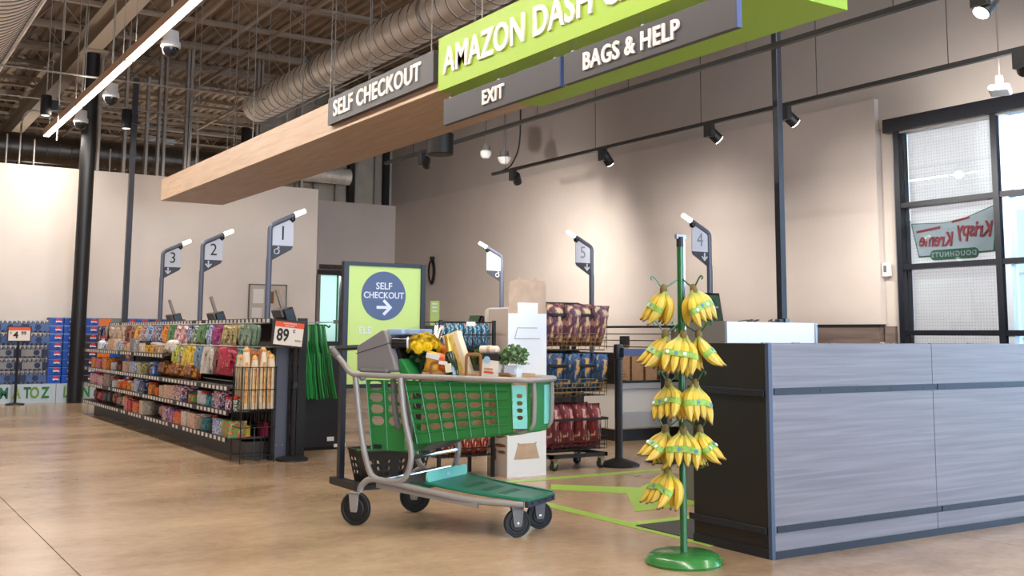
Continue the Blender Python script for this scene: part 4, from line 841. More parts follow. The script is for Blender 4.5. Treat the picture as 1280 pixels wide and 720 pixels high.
for ix in range(4):
    for iy in range(3):
        x, y = 3.14-0.11+ix*0.075, 9.1-0.08+iy*0.08; k += 1
        o = thing('baguette', '%s baguette of the %s row in the wire bin' % (('leftmost', 'second from left', 'third from left', 'rightmost')[ix], ORD[iy]), 'bread', (x, y, 0.455), rnd.uniform(0, 3), 'baguettes in the wire bin')
        h = rnd.uniform(0.42, 0.5)
        MB().tube([(0, 0, 0), (rnd.uniform(-.01, .01), 0.005, h*0.5), (0, 0, h*0.85), (0, 0, h)], [0.033, 0.036, 0.034, 0.026], 10).build('sleeve', bag, o, smooth=True)
        MB().lathe([(0.03, 0), (0.028, 0.02), (0.016, 0.035), (0, 0.04)], 10, (0, 0, h-0.01)).build('loaf_tip', crust, o, smooth=True)
        bx(-0.037, -0.012, 0.05, -0.033, 0.012, h*0.8).build('clear_window', crust, o)
o = thing('yellow_box', 'yellow box with a blue oval on the bottom shelf behind the wire bin', 'box', (3.1, 9.31, 0.2)); bx(-0.08, -0.05, 0, 0.07, 0.05, 0.1).build('carton', mat('box_yellow', (232, 188, 30), 0.5), o)
MB().prism([(a, 0.05+b) for a, b in disc(0.03, 14)], -0.053, -0.05, 'Y').build('oval', mat('box_blue', (60, 80, 140), 0.5), o)
o = thing('magenta_box', 'magenta box on the bottom shelf behind the wire bin', 'box', (3.4, 9.3, 0.2)); bx(-0.12, -0.08, 0, 0.14, 0.08, 0.12).build('carton', mat('box_magenta', (190, 40, 96), 0.5), o); bx(-0.12, -0.083, 0.07, 0.14, -0.08, 0.09).build('stripe', M_ORANGE, o)
# grey pedestal and sign post at the end of the run
t = thing('gate_pedestal', 'tall grey anti-theft pedestal with black edges at the end of the shelving', 'pedestal', (3.385, 9.13, 0))
bx(-0.06, -0.02, 0, 0.06, 0.02, 1.02).build('panel', M_POST, t); bx(-0.085, -0.03, 0, -0.06, 0.03, 1.03).build('edge', M_BLACK, t); bx(0.06, -0.03, 0, 0.085, 0.03, 1.03).build('edge', M_BLACK, t)
for x in (-0.03, 0.03): MB().lathe([(0.006, 0), (0.0, -0.004)], 8, (x, -0.02, 0.13), 'Y').build('screw', M_STEEL, t)
t = thing('price_stand', 'black price stand with orange-topped 89c card beside the wire bin', 'sign', (3.475, 9.03, 0))
MB().lathe([(0, 0), (0.14, 0), (0.14, 0.02), (0.1, 0.035), (0.02, 0.04)], 24).build('base', M_BLACK, t, smooth=True); MB().tube([(0, 0, 0.03), (0, 0, 1.0)], 0.022, 10).build('pole', M_BLACK, t); MB().lathe([(0.03, 0.62), (0.03, 0.68)], 12).build('clamp', M_BLACKG, t)

def price_card(parent, w, h, z, lines, rotv, tilt=0.0, x=0.0):
    fr = bx(-w/2, -0.012, -h/2, w/2, 0.012, h/2).build('card_frame', mat('frame_brown_black', (44, 34, 30), 0.45), parent, loc=(x, -0.03, z), rot=rotv)
    bx(-w/2+0.018, -0.015, -h/2+0.016, w/2-0.018, -0.012, h/2-0.016).build('card', mat('price_card', (232, 222, 212), 0.6), fr)
    bx(-w/2+0.018, -0.017, h/2-0.016-h*0.2, w/2-0.018, -0.015, h/2-0.016).build('banner', M_ORANGE, fr)
    return fr
fr = price_card(t, 0.3, 0.235, 1.1, None, (0.0, 0.1, 0.0), x=-0.08)
text('89', 0.15, M_INK, fr, (-0.055, -0.018, -0.02), '-Y', 0.001, sx=0.75, bold=0.025); text('c', 0.055, M_INK, fr, (0.045, -0.018, 0.03), '-Y', 0.001, bold=0.02); text('EACH', 0.022, M_INK, fr, (0.09, -0.018, -0.055), '-Y', 0.001)
text('LOW PRICES', 0.021, M_WHITE, fr, (0, -0.0185, 0.087), '-Y', 0.0008); text('EVERYDAY', 0.018, M_WHITE, fr, (0, -0.0185, 0.066), '-Y', 0.0008)
# black cabinet with two tiers of green plastic strips on hooks
t = thing('black_cabinet', 'black end cabinet behind the green hanging strips', 'cabinet', (3.95, 9.85, 0)); bx(-0.2, -0.15, 0.03, 0.24, 0.25, 1.03).build('carcass', M_BLACK, t)
bx(-0.2, -0.154, 0.0, 0.24, -0.15, 0.03).build('plinth', M_BLACKG, t); bx(0.13, -0.154, 0.93, 0.2, -0.15, 0.985).build('sticker', M_WHITE, t); bx(0.13, -0.154, 0.08, 0.2, -0.15, 0.12).build('sticker', M_WHITE, t)
bx(0.2, -0.16, 0.02, 0.32, -0.05, 0.05).build('plug_strip', M_WHITE, t)
t = thing('strip_hanger', 'steel hook arm with two tiers of green plastic strips hanging from it', 'hanger', (3.84, 9.6, 0))
MB().tube([(-0.25, 0.1, 1.2), (0.24, -0.02, 1.215)], 0.006, 6).build('arm', M_STEEL, t); bx(0.23, -0.04, 1.2, 0.27, 0.0, 1.235).build('tag_holder', M_DGREY, t); MB().tube(fillet([(-0.15, 0, 1.185), (0.16, 0, 1.185), (0.19, 0, 1.16), (0.2, 0, 1.185)], 0.02), 0.007, 6).build('hook', M_BLACK, t)
gm = [mat('strip_green_%d' % k, c, 0.35) for k, c in enumerate(((20, 112, 44), (34, 142, 62), (14, 84, 32), (60, 160, 90)))]
for tier, (z1, z0, wa_, wb_, n) in enumerate(((1.19, 0.82, 0.145, 0.2, 30), (0.92, 0.5, 0.19, 0.23, 40))):
    for k in range(n):
        a = (k+0.5)/n*2-1; dy = -0.03*tier+rnd.uniform(-0.03, 0.02)
        MB().tube([(a*wa_, dy, z1), (a*(wa_+wb_)/2+rnd.uniform(-.004, .004), dy-0.02, (z0+z1)/2), (a*wb_+0.03, dy-0.015, z0+rnd.uniform(-.015, .015))], [0.011, 0.014, 0.014], 5, squash=(0.6, 1.0)).build('strip', gm[rnd.randrange(4)], t)
bx(-0.18, -0.02, 0.885, 0.2, 0.0, 0.9).build('strip_header', gm[2], t)

# ---------------------------------------------------------------- drinks display on the back wall
bsn = thing('display_base', 'pale blue plinth lettered A TO Z in green below the drinks', 'plinth', (0, 18.1, 0))
bx(-0.6, 0, 0, 5.2, 0.75, 0.295).build('plinth', mat('plinth_blue', (186, 202, 214), 0.5), bsn)
for x in (3.03, 0.2): bx(x, -0.003, 0, x+0.008, 0, 0.295).build('plinth_seam', M_DGREY, bsn)
for ch, x, c in (('O', 2.05, (60, 140, 60)), ('M', 2.31, (30, 104, 66)), ('A', 2.49, (140, 176, 50)), ('T', 2.64, (30, 104, 66)), ('O', 2.745, (110, 156, 50)), ('Z', 2.9, (40, 120, 60)), ('L', 3.2, (100, 150, 50)), ('N', 3.5, (50, 140, 64))):
    text(ch, 0.235, mat('letter_%d' % c[0], c, 0.5), bsn, (x-0.02, -0.004, 0.155), '-Y', 0.002, sx=0.72, bold=0.03)
# water packs: 5 layers
M_BOT = mat('clear_bottle_plastic', (104, 112, 128), 0.18, coat=0.4); M_PKB = mat('water_label_blue', (70, 96, 150), 0.35); M_PKD = mat('water_label_navy', (26, 36, 72), 0.4); M_CAPW = mat('white_caps', (214, 216, 222), 0.4)
bot = MB(); caps = MB()
for a in range(6):
    for b in range(2):
        x = -0.165+a*0.066; y = 0.035+b*0.066
        bot.lathe([(0.0, 0), (0.031, 0), (0.032, 0.13), (0.014, 0.175), (0.014, 0.18)], 10, (x, y, 0)); caps.lathe([(0.016, 0.178), (0.016, 0.196), (0, 0.196)], 8, (x, y, 0))
bot = bot.mesh('bottles', M_BOT, True); caps = caps.mesh('caps', M_CAPW)
wrapm = bx(-0.19, -0.006, 0.03, 0.19, 0.002, 0.135).mesh('wrap_print', M_PKB); roundel = MB().prism([(a, 0.085+b) for a, b in disc(0.045, 18)], -0.009, -0.006, 'Y').mesh('roundel', M_PKD); sidep = bx(0.1, -0.008, 0.03, 0.19, -0.005, 0.135).mesh('wrap_panel', M_PKD)
for row in range(5):
    for cidx in range(4):
        x = 2.7-cidx*0.4 + 0.02*(row % 2); z = 0.3+row*0.198
        lab = 'shrink-wrapped water bottle pack, %s layer from the plinth, %s' % (ORD[row], ('next to the cola cartons', 'second left of the cola cartons', 'third left of the cola cartons', 'fourth left of the cola cartons')[cidx])
        t = thing('water_pack', lab, 'bottle pack', (x, 18.16, z), 0, 'water packs'); st = row in (1, 2)
        tb = inst('bottles', bot, t); inst('caps', caps, t)
        inst('wrap_print', wrapm, t, m=M_PKB if not st else mat('water_label_grey', (140, 136, 134), 0.3)); inst('roundel', roundel, t, (0.03, 0, 0)); inst('wrap_panel', sidep, t, (-0.29 if not st else 0, 0, 0))
# cola cartons
M_COLA = mat('cola_blue', (22, 78, 176), 0.4); M_CRED = mat('cola_red', (206, 40, 52), 0.4); M_CWH = mat('cola_white', (232, 232, 236), 0.4); M_CORA = mat('soda_orange', (224, 120, 50), 0.4)
def carton(x, z, body, label, w=0.2, h=0.126, logo=True, y=18.2):
    t = thing('soda_carton', label, 'carton', (x, y, z), 0, 'soda cartons')
    inst('carton_body', CB, t, scale=(w*0.97, 0.36, h*0.97), m=body); inst('top_edge', CE, t, scale=(w*0.97, 1, 1), loc=(0, 0, h*0.97-0.012), m=mat('carton_edge', (110, 150, 214), 0.5) if logo else M_DGREY)
    if logo:
        for nm, me in (('roundel_white', L0), ('roundel_red', L1), ('roundel_blue', L2)): inst(nm, me, t, (0.03 if logo == 1 else 0, 0, h*0.5), scale=(logo, 1, logo))
CB = bx(-0.5, 0, 0, 0.5, 1, 1).mesh('carton_body', M_COLA); CE = bx(-0.5, -0.002, 0, 0.5, 0.3, 0.008).mesh('top_edge', M_WHITE)
R0 = 0.048
L0 = MB().prism(disc(R0, 20), -0.004, -0.001, 'Y').mesh('roundel_white', M_CWH)
L1 = MB().prism([(R0*math.cos(a*PI/10), R0*math.sin(a*PI/10)) for a in range(0, 10)] + [(-R0*0.6, R0*0.1), (0, R0*0.25), (R0*0.6, R0*0.1)], -0.006, -0.003, 'Y').mesh('roundel_red', M_CRED)
L2 = MB().prism([(-R0*math.cos(a*PI/10), -R0*math.sin(a*PI/10)) for a in range(1, 10)] + [(R0*0.5, -R0*0.35), (0, -R0*0.2), (-R0*0.5, -R0*0.35)], -0.006, -0.003, 'Y').mesh('roundel_blue', mat('roundel_deep_blue', (20, 50, 130), 0.4))
cols = [(3.01, 'b'), (3.22, 'b'), (3.54, 'r'), (3.74, 'o'), (3.94, 'g')]
CN = {3.01: 'beside the water packs', 3.22: 'left of the round column', 3.54: 'right of the round column', 3.74: 'second right of the round column', 3.94: 'by the slim square post'}
for x, kind in cols:
    for r in range(8):
        z = 0.3+r*0.13
        body = {'b': M_COLA, 'r': mat('cola_dark', (40, 30, 40), 0.4) if r < 6 else M_COLA, 'o': M_CORA if r in (3, 4, 7) else mat('soda_red', (150, 36, 44), 0.4), 'g': (M_COLA if r < 5 else mat('soda_grey', (120, 124, 130), 0.4))}[kind]
        nm = {'b': 'blue cola', 'r': 'dark cola' if r < 6 else 'blue cola', 'o': 'orange soda' if r in (3, 4, 7) else 'red soda', 'g': 'blue soda' if r < 5 else 'grey soda'}[kind]
        carton(x, z, body, '%s carton %s, %s from the plinth' % (nm, CN[x], ORD[r]), logo=1 if kind in 'br' else 0)
for k in range(5):
    carton(2.98+0.04 + 1.06 + 0.2*k + 0.06, 0.3+7*0.13, (M_COLA, M_COLA, mat('cola_navy', (24, 36, 92), 0.4), M_COLA, mat('soda_red', (150, 36, 44), 0.4))[k], '%s carton from the slim post along the top layer of the soda wall' % ORD[k].capitalize(), logo=1 if k < 4 else 0)
    for r in range(7): carton(4.14+0.2*k, 0.3+r*0.13, (M_COLA, M_CORA)[(r+k) % 2], '%s soda carton of layer %s in column %s behind the shelving run' % (('Blue', 'Orange')[(r+k) % 2], ORD[r], ORD[k]), logo=1)
t = thing('price_sign', 'black floor price sign with 4.99 card in front of the water packs', 'sign', (2.42, 17.85, 0))
MB().lathe([(0, 0), (0.14, 0), (0.13, 0.02), (0.02, 0.035)], 24).build('base', M_BLACK, t, smooth=True); MB().tube([(0, 0, 0.02), (0, 0, 1.0)], 0.02, 8).build('pole', M_BLACK, t)
fr = price_card(t, 0.34, 0.235, 1.07, None, (0, 0, 0)); text('4', 0.14, M_INK, fr, (-0.05, -0.018, -0.02), '-Y', 0.001, bold=0.03); text('99', 0.075, M_INK, fr, (0.06, -0.018, 0.01), '-Y', 0.001, bold=0.02); text('$', 0.045, M_INK, fr, (-0.12, -0.018, 0.015), '-Y', 0.001)
# ---------------------------------------------------------------- green floor-standing sign with hand baskets
t = thing('poster_stand', 'navy framed lime green SELF CHECKOUT poster stand behind the cart', 'sign', (3.55, 7.4, 0))
for s in (-1, 1):
    bx(s*0.325-0.02, -0.025, 0.05, s*0.325+0.02, 0.025, 1.645).build('side_post', M_NAVY, t); bx(s*0.325-0.035, -0.34, 0.0, s*0.325+0.035, 0.12, 0.05).build('foot', M_BLACK, t)
for z in (1.615, 0.7): bx(-0.305, -0.02, z, 0.305, 0.02, z+0.03).build('cross_rail', M_NAVY, t)
bx(-0.305, -0.012, 0.73, 0.305, 0.012, 1.615).build('poster', M_LIMEP, t)
bx(-0.3, -0.33, 0.0, 0.3, 0.0, 0.03).build('basket_shelf', M_BLACK, t)
MB().prism([(a-0.01, 1.393+b) for a, b in disc(0.186, 40)], -0.016, -0.012, 'Y').build('roundel', M_SLATE, t)
text('SELF', 0.072, M_FLAG, t, (-0.01, -0.017, 1.465), '-Y', 0.001, bold=0.012); text('CHECKOUT', 0.068, M_FLAG, t, (-0.01, -0.017, 1.395), '-Y', 0.001, bold=0.012, sx=0.92)
z = 1.305; MB().prism([(-0.07, z-.011), (0.018, z-.011), (-0.02, z-.047), (-0.004, z-.062), (0.062, z), (-0.004, z+.062), (-0.02, z+.047), (0.018, z+.011), (-0.07, z+.011)], -0.019, -0.016, 'Y').build('arrow', M_FLAG, t)
text('ELE', 0.07, M_FLAG, t, (-0.16, -0.014, 1.13), '-Y', 0.001, bold=0.01)
MB().prism([(a-0.17, 0.785+b) for a, b in disc(0.03, 20)], -0.016, -0.012, 'Y').build('badge', M_SLATE, t); bx(-0.185, -0.018, 0.775, -0.155, -0.016, 0.8).build('badge_icon', M_WHITE, t)
def basket(x, y, z, label):
    t = thing('shopping_basket', label, 'basket', (x, y, z), 0, 'black hand baskets')
    w0, w1, d0, d1, h = 0.21, 0.255, 0.13, 0.165, 0.235
    def side(a0, b0, a1, b1):
        def f(u, v):
            p0 = Vector((a0[0]+(b0[0]-a0[0])*u, a0[1]+(b0[1]-a0[1])*u, 0)); p1 = Vector((a1[0]+(b1[0]-a1[0])*u, a1[1]+(b1[1]-a1[1])*u, h)); return p0.lerp(p1, v)
        return f
    B = [(-w0, -d0), (w0, -d0), (w0, d0), (-w0, d0)]; T = [(-w1, -d1), (w1, -d1), (w1, d1), (-w1, d1)]
    for k in range(4): MB().holes(side(B[k], B[(k+1) % 4], T[k], T[(k+1) % 4]), 8 if k % 2 == 0 else 5, 5, (0.14, 0.14), 0.4, skip=lambda i, j: j == 4 or j == 0 or (i in (3,)), seg=2).build('side_wall', M_BLACK, t, solid=0.006)
    bx(-w0, -d0, 0, w0, d0, 0.006).build('bottom', M_BLACK, t)
    MB().tube([(p[0], p[1], h) for p in T], 0.01, 6, closed=True).build('rim', M_BLACK, t)
    MB().tube(fillet([(-w1, 0, h), (-w1+.01, -d1*.9, h+.01), (w1-.01, -d1*.9, h+.01), (w1, 0, h)], 0.05), 0.01, 6).build('handle', M_CART, t)
    text('fresh', 0.05, M_CART, t, (0.14, -d1-0.006, 0.2), '-Y', 0.001)
    return t
basket(3.53, 7.22, 0.03, 'black lattice hand basket with green handle at the foot of the poster stand')
# ---------------------------------------------------------------- wire snack rack behind the cart
def pouch_rack(parent_label, name, x0, x1, y0, y1, tiers, legs, cat='rack'): pass
t = thing('wire_rack', 'black wire rack with teal pouches on top and red pouches below, behind the cart', 'rack', (4.2, 7.42, 0))
for x, y in ((-0.24, -0.18), (0.24, -0.18), (0.24, 0.18), (-0.24, 0.18)): bx(x-0.012, y-0.012, 0, x+0.012, y+0.012, 1.215).build('leg', M_BLACK, t)
for z in (0.17, 0.23, 1.0, 1.1, 1.2): MB().tube([(-0.245, -0.185, z), (0.245, -0.185, z), (0.245, 0.185, z), (-0.245, 0.185, z)], 0.005, 5, closed=True).build('hoop', M_BLACK, t)
for k in range(13):
    x = -0.24+0.48*k/12
    MB().tube([(x, -0.187, 1.0), (x, -0.187, 1.2)], 0.003, 4).build('wire', M_BLACK, t); MB().tube([(x, -0.187, 0.16), (x, -0.187, 0.24)], 0.003, 4).build('wire', M_BLACK, t)
for z in (0.165, 0.99): bx(-0.24, -0.18, z, 0.24, 0.18, z+0.006).build('bin_floor', M_BLACK, t)
bx(-0.02, -0.195, 1.17, 0.06, -0.19, 1.205).build('tag', M_TAGW, t)
pteal = pack('teal_pouch_print', [(40, 120, 150), (150, 205, 220), (190, 60, 60), (30, 80, 110)], 5); pred = pack('red_pouch_print', [(150, 40, 36), (200, 90, 50), (222, 210, 200), (96, 26, 30)], 5)
for k in range(6):
    o = tag(inst('snack_pouch', pm, None, (4.0+0.08*k, 7.33, 0.998), (0, 0, PI/2+0.1*(k % 2)), (0.11, 0.085, 0.195), pteal), '%s teal snack pouch from the left in the top bin of the wire rack' % ORD[k], 'bag', 'teal pouches')
    o = tag(inst('snack_pouch', pm, None, (4.0+0.08*k, 7.33, 0.173), (0, 0, PI/2+0.1*(k % 2)), (0.11, 0.085, 0.24), pred), '%s red snack pouch from the left in the bottom bin of the wire rack' % ORD[k], 'bag', 'red pouches in the wire rack')
# ---------------------------------------------------------------- white cardboard display
t = thing('cardboard_display', 'tall white cardboard display box with raised brown flap', 'display', (4.5, 7.12, 0))
bx(0, 0, 0, 0.365, 0.3, 1.32).build('box_body', M_BOXW, t)
bx(-0.003, 0.002, 0.0, 0.0, 0.298, 1.31).build('printed_side', mat('printed_grey_side', (186, 170, 158), 0.7), t)
MB().prism([(0.005, 1.32), (0.36, 1.32), (0.36, 1.5), (0.35, 1.525), (0.345, 1.535), (0.272, 1.54), (0.258, 1.565), (0.24, 1.54), (0.12, 1.545), (0.095, 1.575), (0.085, 1.545), (0.03, 1.53), (0.01, 1.515)], 0.004, 0.01, 'Y').build('flap', M_CARD, t)
for x0, x1 in ((0.0, 0.085), (0.28, 0.365)): bx(x0, -0.002, 1.275, x1, 0.0, 1.322).build('brown_shoulder', M_CARD, t)
bx(0.085, -0.001, 1.3, 0.28, 0.003, 1.36).build('white_tab', M_BOXW, t)
def trap(cx, z0, z1, wb_, wt): return [(cx-wb_, z0), (cx+wb_, z0), (cx+wt, z1), (cx-wt, z1)]
MB().prism(trap(0.18, 0.135, 0.255, 0.12, 0.082), -0.002, 0.0, 'Y').build('handle_hole', M_CARD, t)
MB().tube([(0.06, -0.002, 1.075), (0.085, -0.002, 1.16), (0.275, -0.002, 1.16)], 0.002, 4).build('slit', M_DGREY, t); MB().tube([(0.06, -0.002, 1.075), (0.3, -0.002, 1.075)], 0.0015, 4).build('slit', M_DGREY, t)
for x in (0.1, 0.265): bx(x-0.006, -0.003, 0.252, x+0.006, -0.001, 0.26).build('slit', M_DGREY, t)
pt = mat('print_brown', (104, 66, 40), 0.6, var=0.3, scale=30)
for y, z, dy, dz in ((0.13, 0.33, 0.12, 0.035), (0.1, 0.24, 0.1, 0.014), (0.2, 0.17, 0.05, 0.07), (0.08, 0.19, 0.07, 0.013), (0.24, 0.25, 0.03, 0.04)):
    MB().prism([(y+dy*math.cos(a*PI/6)*(0.8+0.2*math.sin(3*a)), z+dz*math.sin(a*PI/6)) for a in range(12)], -0.005, -0.003, 'X').build('print_patch', pt, t)
# ---------------------------------------------------------------- rolling rack of bagged snacks
t = thing('rolling_rack', 'black rolling rack with three wire bins of bagged snacks', 'rack', (5.0, 7.25, 0))
W, D = 0.58, 0.42
for b in ((0, 0, W, 0.03), (0, D-0.03, W, D), (0, 0, 0.03, D), (W-0.03, 0, W, D)): bx(b[0], b[1], 0.1, b[2], b[3], 0.13).build('base_bar', M_BLACK, t)
for x in (0.06, W-0.09): bx(x, D-0.05, 0.13, x+0.03, D-0.02, 1.2).build('upright', M_BLACK, t)
def caster(parent, x, y, z, r=0.038):
    c = MB().lathe([(0.0, -0.012), (r*0.8, -0.014), (r, -0.009), (r, 0.009), (r*0.8, 0.014), (0, 0.012)], 20, (0, 0, 0), 'Y').build('wheel', M_RUBBER, parent, smooth=True, loc=(x, y, r))
    MB().lathe([(0, -0.017), (r*0.35, -0.016), (r*0.35, 0.016), (0, 0.017)], 12, (0, 0, 0), 'Y').build('hub', M_STEEL, c)
    MB().prism([(-0.012, 0), (0.012, 0), (0.03, z-r), (-0.02, z-r)], -0.022, -0.017, 'Y').build('fork', M_CHROME, c); MB().prism([(-0.012, 0), (0.012, 0), (0.03, z-r), (-0.02, z-r)], 0.017, 0.022, 'Y').build('fork', M_CHROME, c)
for x, y in ((0.05, 0.03), (W-0.05, 0.03), (0.05, D-0.05), (W-0.05, D-0.05)): caster(t, x, y, 0.1)
M_GOLDW = mat('brass_wire', (150, 124, 64), 0.4, metal=0.6)
pk = {'purple': pack('purple_snack_print', [(96, 46, 62), (150, 96, 84), (206, 176, 130), (70, 36, 60)], 4.5), 'blue': pack('blue_snack_print', [(28, 52, 92), (44, 84, 128), (200, 150, 70), (20, 34, 60)], 4), 'red': pack('red_snack_print', [(150, 36, 40), (120, 24, 32), (206, 150, 130), (96, 20, 28)], 4)}
for bi, (z0, ztop, tilt, col) in enumerate(((0.16, 0.41, 0.0, 'red'), (0.6, 0.85, 0.36, 'blue'), (0.98, 1.27, 0.36, 'purple'))):
    b = MB().tube([(0, 0.0, ztop), (W, 0, ztop), (W, D, ztop+tilt*0.3), (0, D, ztop+tilt*0.3)], 0.011 if bi == 0 else 0.014, 6, closed=True).build('bin_rim', M_BLACK, t)
    bx(0.01, 0.02, z0, W-0.01, D-0.02, z0+0.006).build('bin_floor', M_BLACK, t)
    for k in range(12): x = 0.02+(W-0.04)*k/11; MB().tube([(x, 0.0, ztop if bi == 0 else z0+0.12), (x, 0.02, z0), (x, D-0.02, z0)], 0.003, 4).build('wire', M_GOLDW if bi else M_BLACK, t)
    for k in range(3 if bi == 0 else 4): z = z0+0.035*(k+1); MB().tube([(0, 0.01, z), (W, 0.01, z), (W, D, z)], 0.003, 4).build('wire', M_GOLDW if bi else M_BLACK, t)
    for k in range(5): y = D*k/4; MB().tube([(W, y, ztop), (W, y*0.95+0.01, z0)], 0.003, 4).build('wire', M_BLACK, t)
    n = {'red': 4, 'blue': 4, 'purple': 4}[col]
    for k in range(n*2):
        fr_, kk_ = divmod(k, n); h = {'red': 0.36, 'blue': 0.33, 'purple': 0.36}[col]
        w = {'red': 0.15, 'blue': 0.2, 'purple': 0.19}[col]
        x = 5.0+0.075+kk_*(W-0.15)/(n-1); rz = PI/2+(0.12 if kk_ % 2 else -0.15)
        rx = 0.0 if col == 'red' else 0.35
        o = inst('snack_bag', pm, None, (x, 7.25+(0.1 if fr_ == 0 else 0.27), z0+0.012 + (0.0 if col == 'red' else 0.02)), Euler((0 if col == 'red' else 0.0, 0.0 if col == 'red' else -0.3*(1 if kk_ % 2 else 0.6), rz), 'XYZ'), (0.12, w, h), pk[col])
        tag(o, '%s %s snack bag in the %s bin of the rolling rack, %s from the left' % ('front' if fr_ == 0 else 'rear', col, ('bottom', 'middle', 'top')[bi], ORD[kk_]), 'bag', '%s snack bags' % col)
# ---------------------------------------------------------------- counter
cn = thing('service_counter', 'long grey wood service counter with black metal strips and dark end', 'counter', (4.02, 3.886, 0))
bx(0.02, 0.012, 0, 4.6, 0.56, 1.066).build('carcass', M_COUNTERD, cn)
bx(0.0, 0.02, 0, 0.02, 0.57, 1.066).build('dark_side', M_COUNTERD, cn)
for k in range(3):
    x0 = 0.02+k*1.29 if k else 0.02
    bx(x0, 0, 0.0, 0.02+(k+1)*1.29-0.004, 0.012, 1.068).build('front_panel', M_COUNTER, cn, bevel=0.002)
bx(-0.006, -0.004, 0, 0.018, 0.02, 1.068).build('corner_trim', mat('corner_blue_grey', (74, 84, 104), 0.4, metal=0.3), cn)
for z0, z1 in ((0.808, 0.842), (0.127, 0.16)):
    for x0, x1 in ((0.03, 1.335), (1.345, 2.63), (2.64, 3.9)):
        q = bx(x0, -0.008, z0, x1, 0.0, z1).build('metal_strip', M_STRIP, cn, bevel=0.002)
        x = x0+0.06
        while x < x1: MB().lathe([(0.006, 0.0), (0.004, -0.002), (0, -0.002)], 8, (x, -0.008, (z0+z1)/2), 'Y').build('screw', M_BLACK, q); x += 0.28
    q = bx(-0.012, 0.03, z0-0.01, 0.0, 0.6, z1-0.01).build('metal_strip', M_STRIP, cn, bevel=0.002)
    for y in (0.08, 0.3, 0.5): MB().lathe([(0.006, 0.0), (0.004, -0.002), (0, -0.002)], 8, (-0.012, y, (z0+z1)/2-0.01), 'X').build('screw', M_BLACK, q)
bx(0.018, -0.006, 0, 3.9, 0.0, 0.038).build('base_strip', M_STRIP, cn); bx(-0.008, 0.02, 0, 0.0, 0.57, 0.045).build('base_strip', M_STRIP, cn)
for x in (-0.02, 0.2, 0.48, 0.98, 1.32, 1.68): bx(x, 0.015, 1.066, x+0.05, 0.03, 1.072).build('edge_clip', M_DGREY, cn)
t = thing('white_cabinet', 'white panelled cabinet standing behind the counter', 'cabinet', (4.97, 5.2, 0)); bx(0.02, 0, 0, 0.87, 0.4, 1.2).build('body', M_WHITEG, t); bx(0, -0.01, 0, 0.02, 0.4, 1.205).build('dark_edge', M_DGREY, t); bx(0.87, -0.008, 0, 0.89, 0.4, 1.2).build('edge', M_STEEL, t)
MB().lathe([(0.004, 0), (0, -0.003)], 8, (0.88, -0.008, 1.18), 'Y').build('screw', M_DGREY, t)
o = thing('barcode_scanner', 'black handheld scanner lying on the white cabinet', 'scanner', (5.62, 5.3, 1.2), 0.2); bx(-0.06, -0.02, 0, 0.05, 0.02, 0.025).build('grip', M_BLACK, o, bevel=0.006); bx(0.0, -0.03, 0.0, 0.05, 0.03, 0.03).build('scan_head', M_BLACKG, o); MB().tube(smooth_path([(-0.06, 0, 0.01), (-0.1, 0.02, 0.006), (-0.14, -0.01, 0.02), (-0.17, 0.0, 0.008)], 5), 0.005, 5).build('cord', M_BLACK, o)
o = thing('eyeglasses', 'thin dark spectacles lying on the white cabinet', 'glasses', (5.32, 5.28, 1.2)); 
for s in (-1, 1): MB().tube([(s*0.03+0.024*math.cos(a*PI/6), 0.02*math.sin(a*PI/6)-0.0, 0.012+0.006*math.cos(a*PI/6)) for a in range(12)], 0.003, 4, closed=True).build('rim', M_BLACK, o); MB().tube([(s*0.053, 0, 0.015), (s*0.05, 0.09, 0.006)], 0.003, 4).build('temple', M_BLACK, o)
tag(bx(4.03, 4.45, 0, 4.6, 4.97, 0.008).build('floor_mat', M_MAT), 'dark grey rubber mat on the floor behind the counter', 'mat')
# ---------------------------------------------------------------- green floor tape
def tape(pts, label):
    return tag(MB().prism(pts, 0.0005, 0.0025, 'Z').build('floor_tape', M_TAPE), label, 'tape', 'green floor tape')
tape([(3.98, 4.3), (4.08, 4.3), (4.08, 6.97), (3.98, 6.97)], 'long lime tape line on the floor running from the cart to the counter')
tape([(4.08, 6.87), (6.0, 6.87), (6.0, 6.97), (4.08, 6.97)], 'far lime tape line on the floor by the rolling rack')
tape([(4.08, 4.98), (5.6, 4.98), (5.6, 5.08), (4.08, 5.08)], 'short lime tape line on the floor beside the rubber mat')
tape([(4.44, 6.44), (4.59, 6.65), (5.06, 6.19), (5.5, 6.5), (5.45, 5.42), (4.35, 5.37), (4.79, 6.01)], 'big lime tape arrow on the floor between cart and bananas')
# ---------------------------------------------------------------- shopping cart (x forward, y to its left, near side is -y)
ct = thing('shopping_cart', 'green plastic shopping cart with grey frame and smart screen housing', 'cart', (2.905, 5.943, 0), math.atan2(-0.864, 0.5035))
R_ = 0.0165
half = lambda u: 0.27-0.075*max(0, min(1, (u-0.1)/0.9))
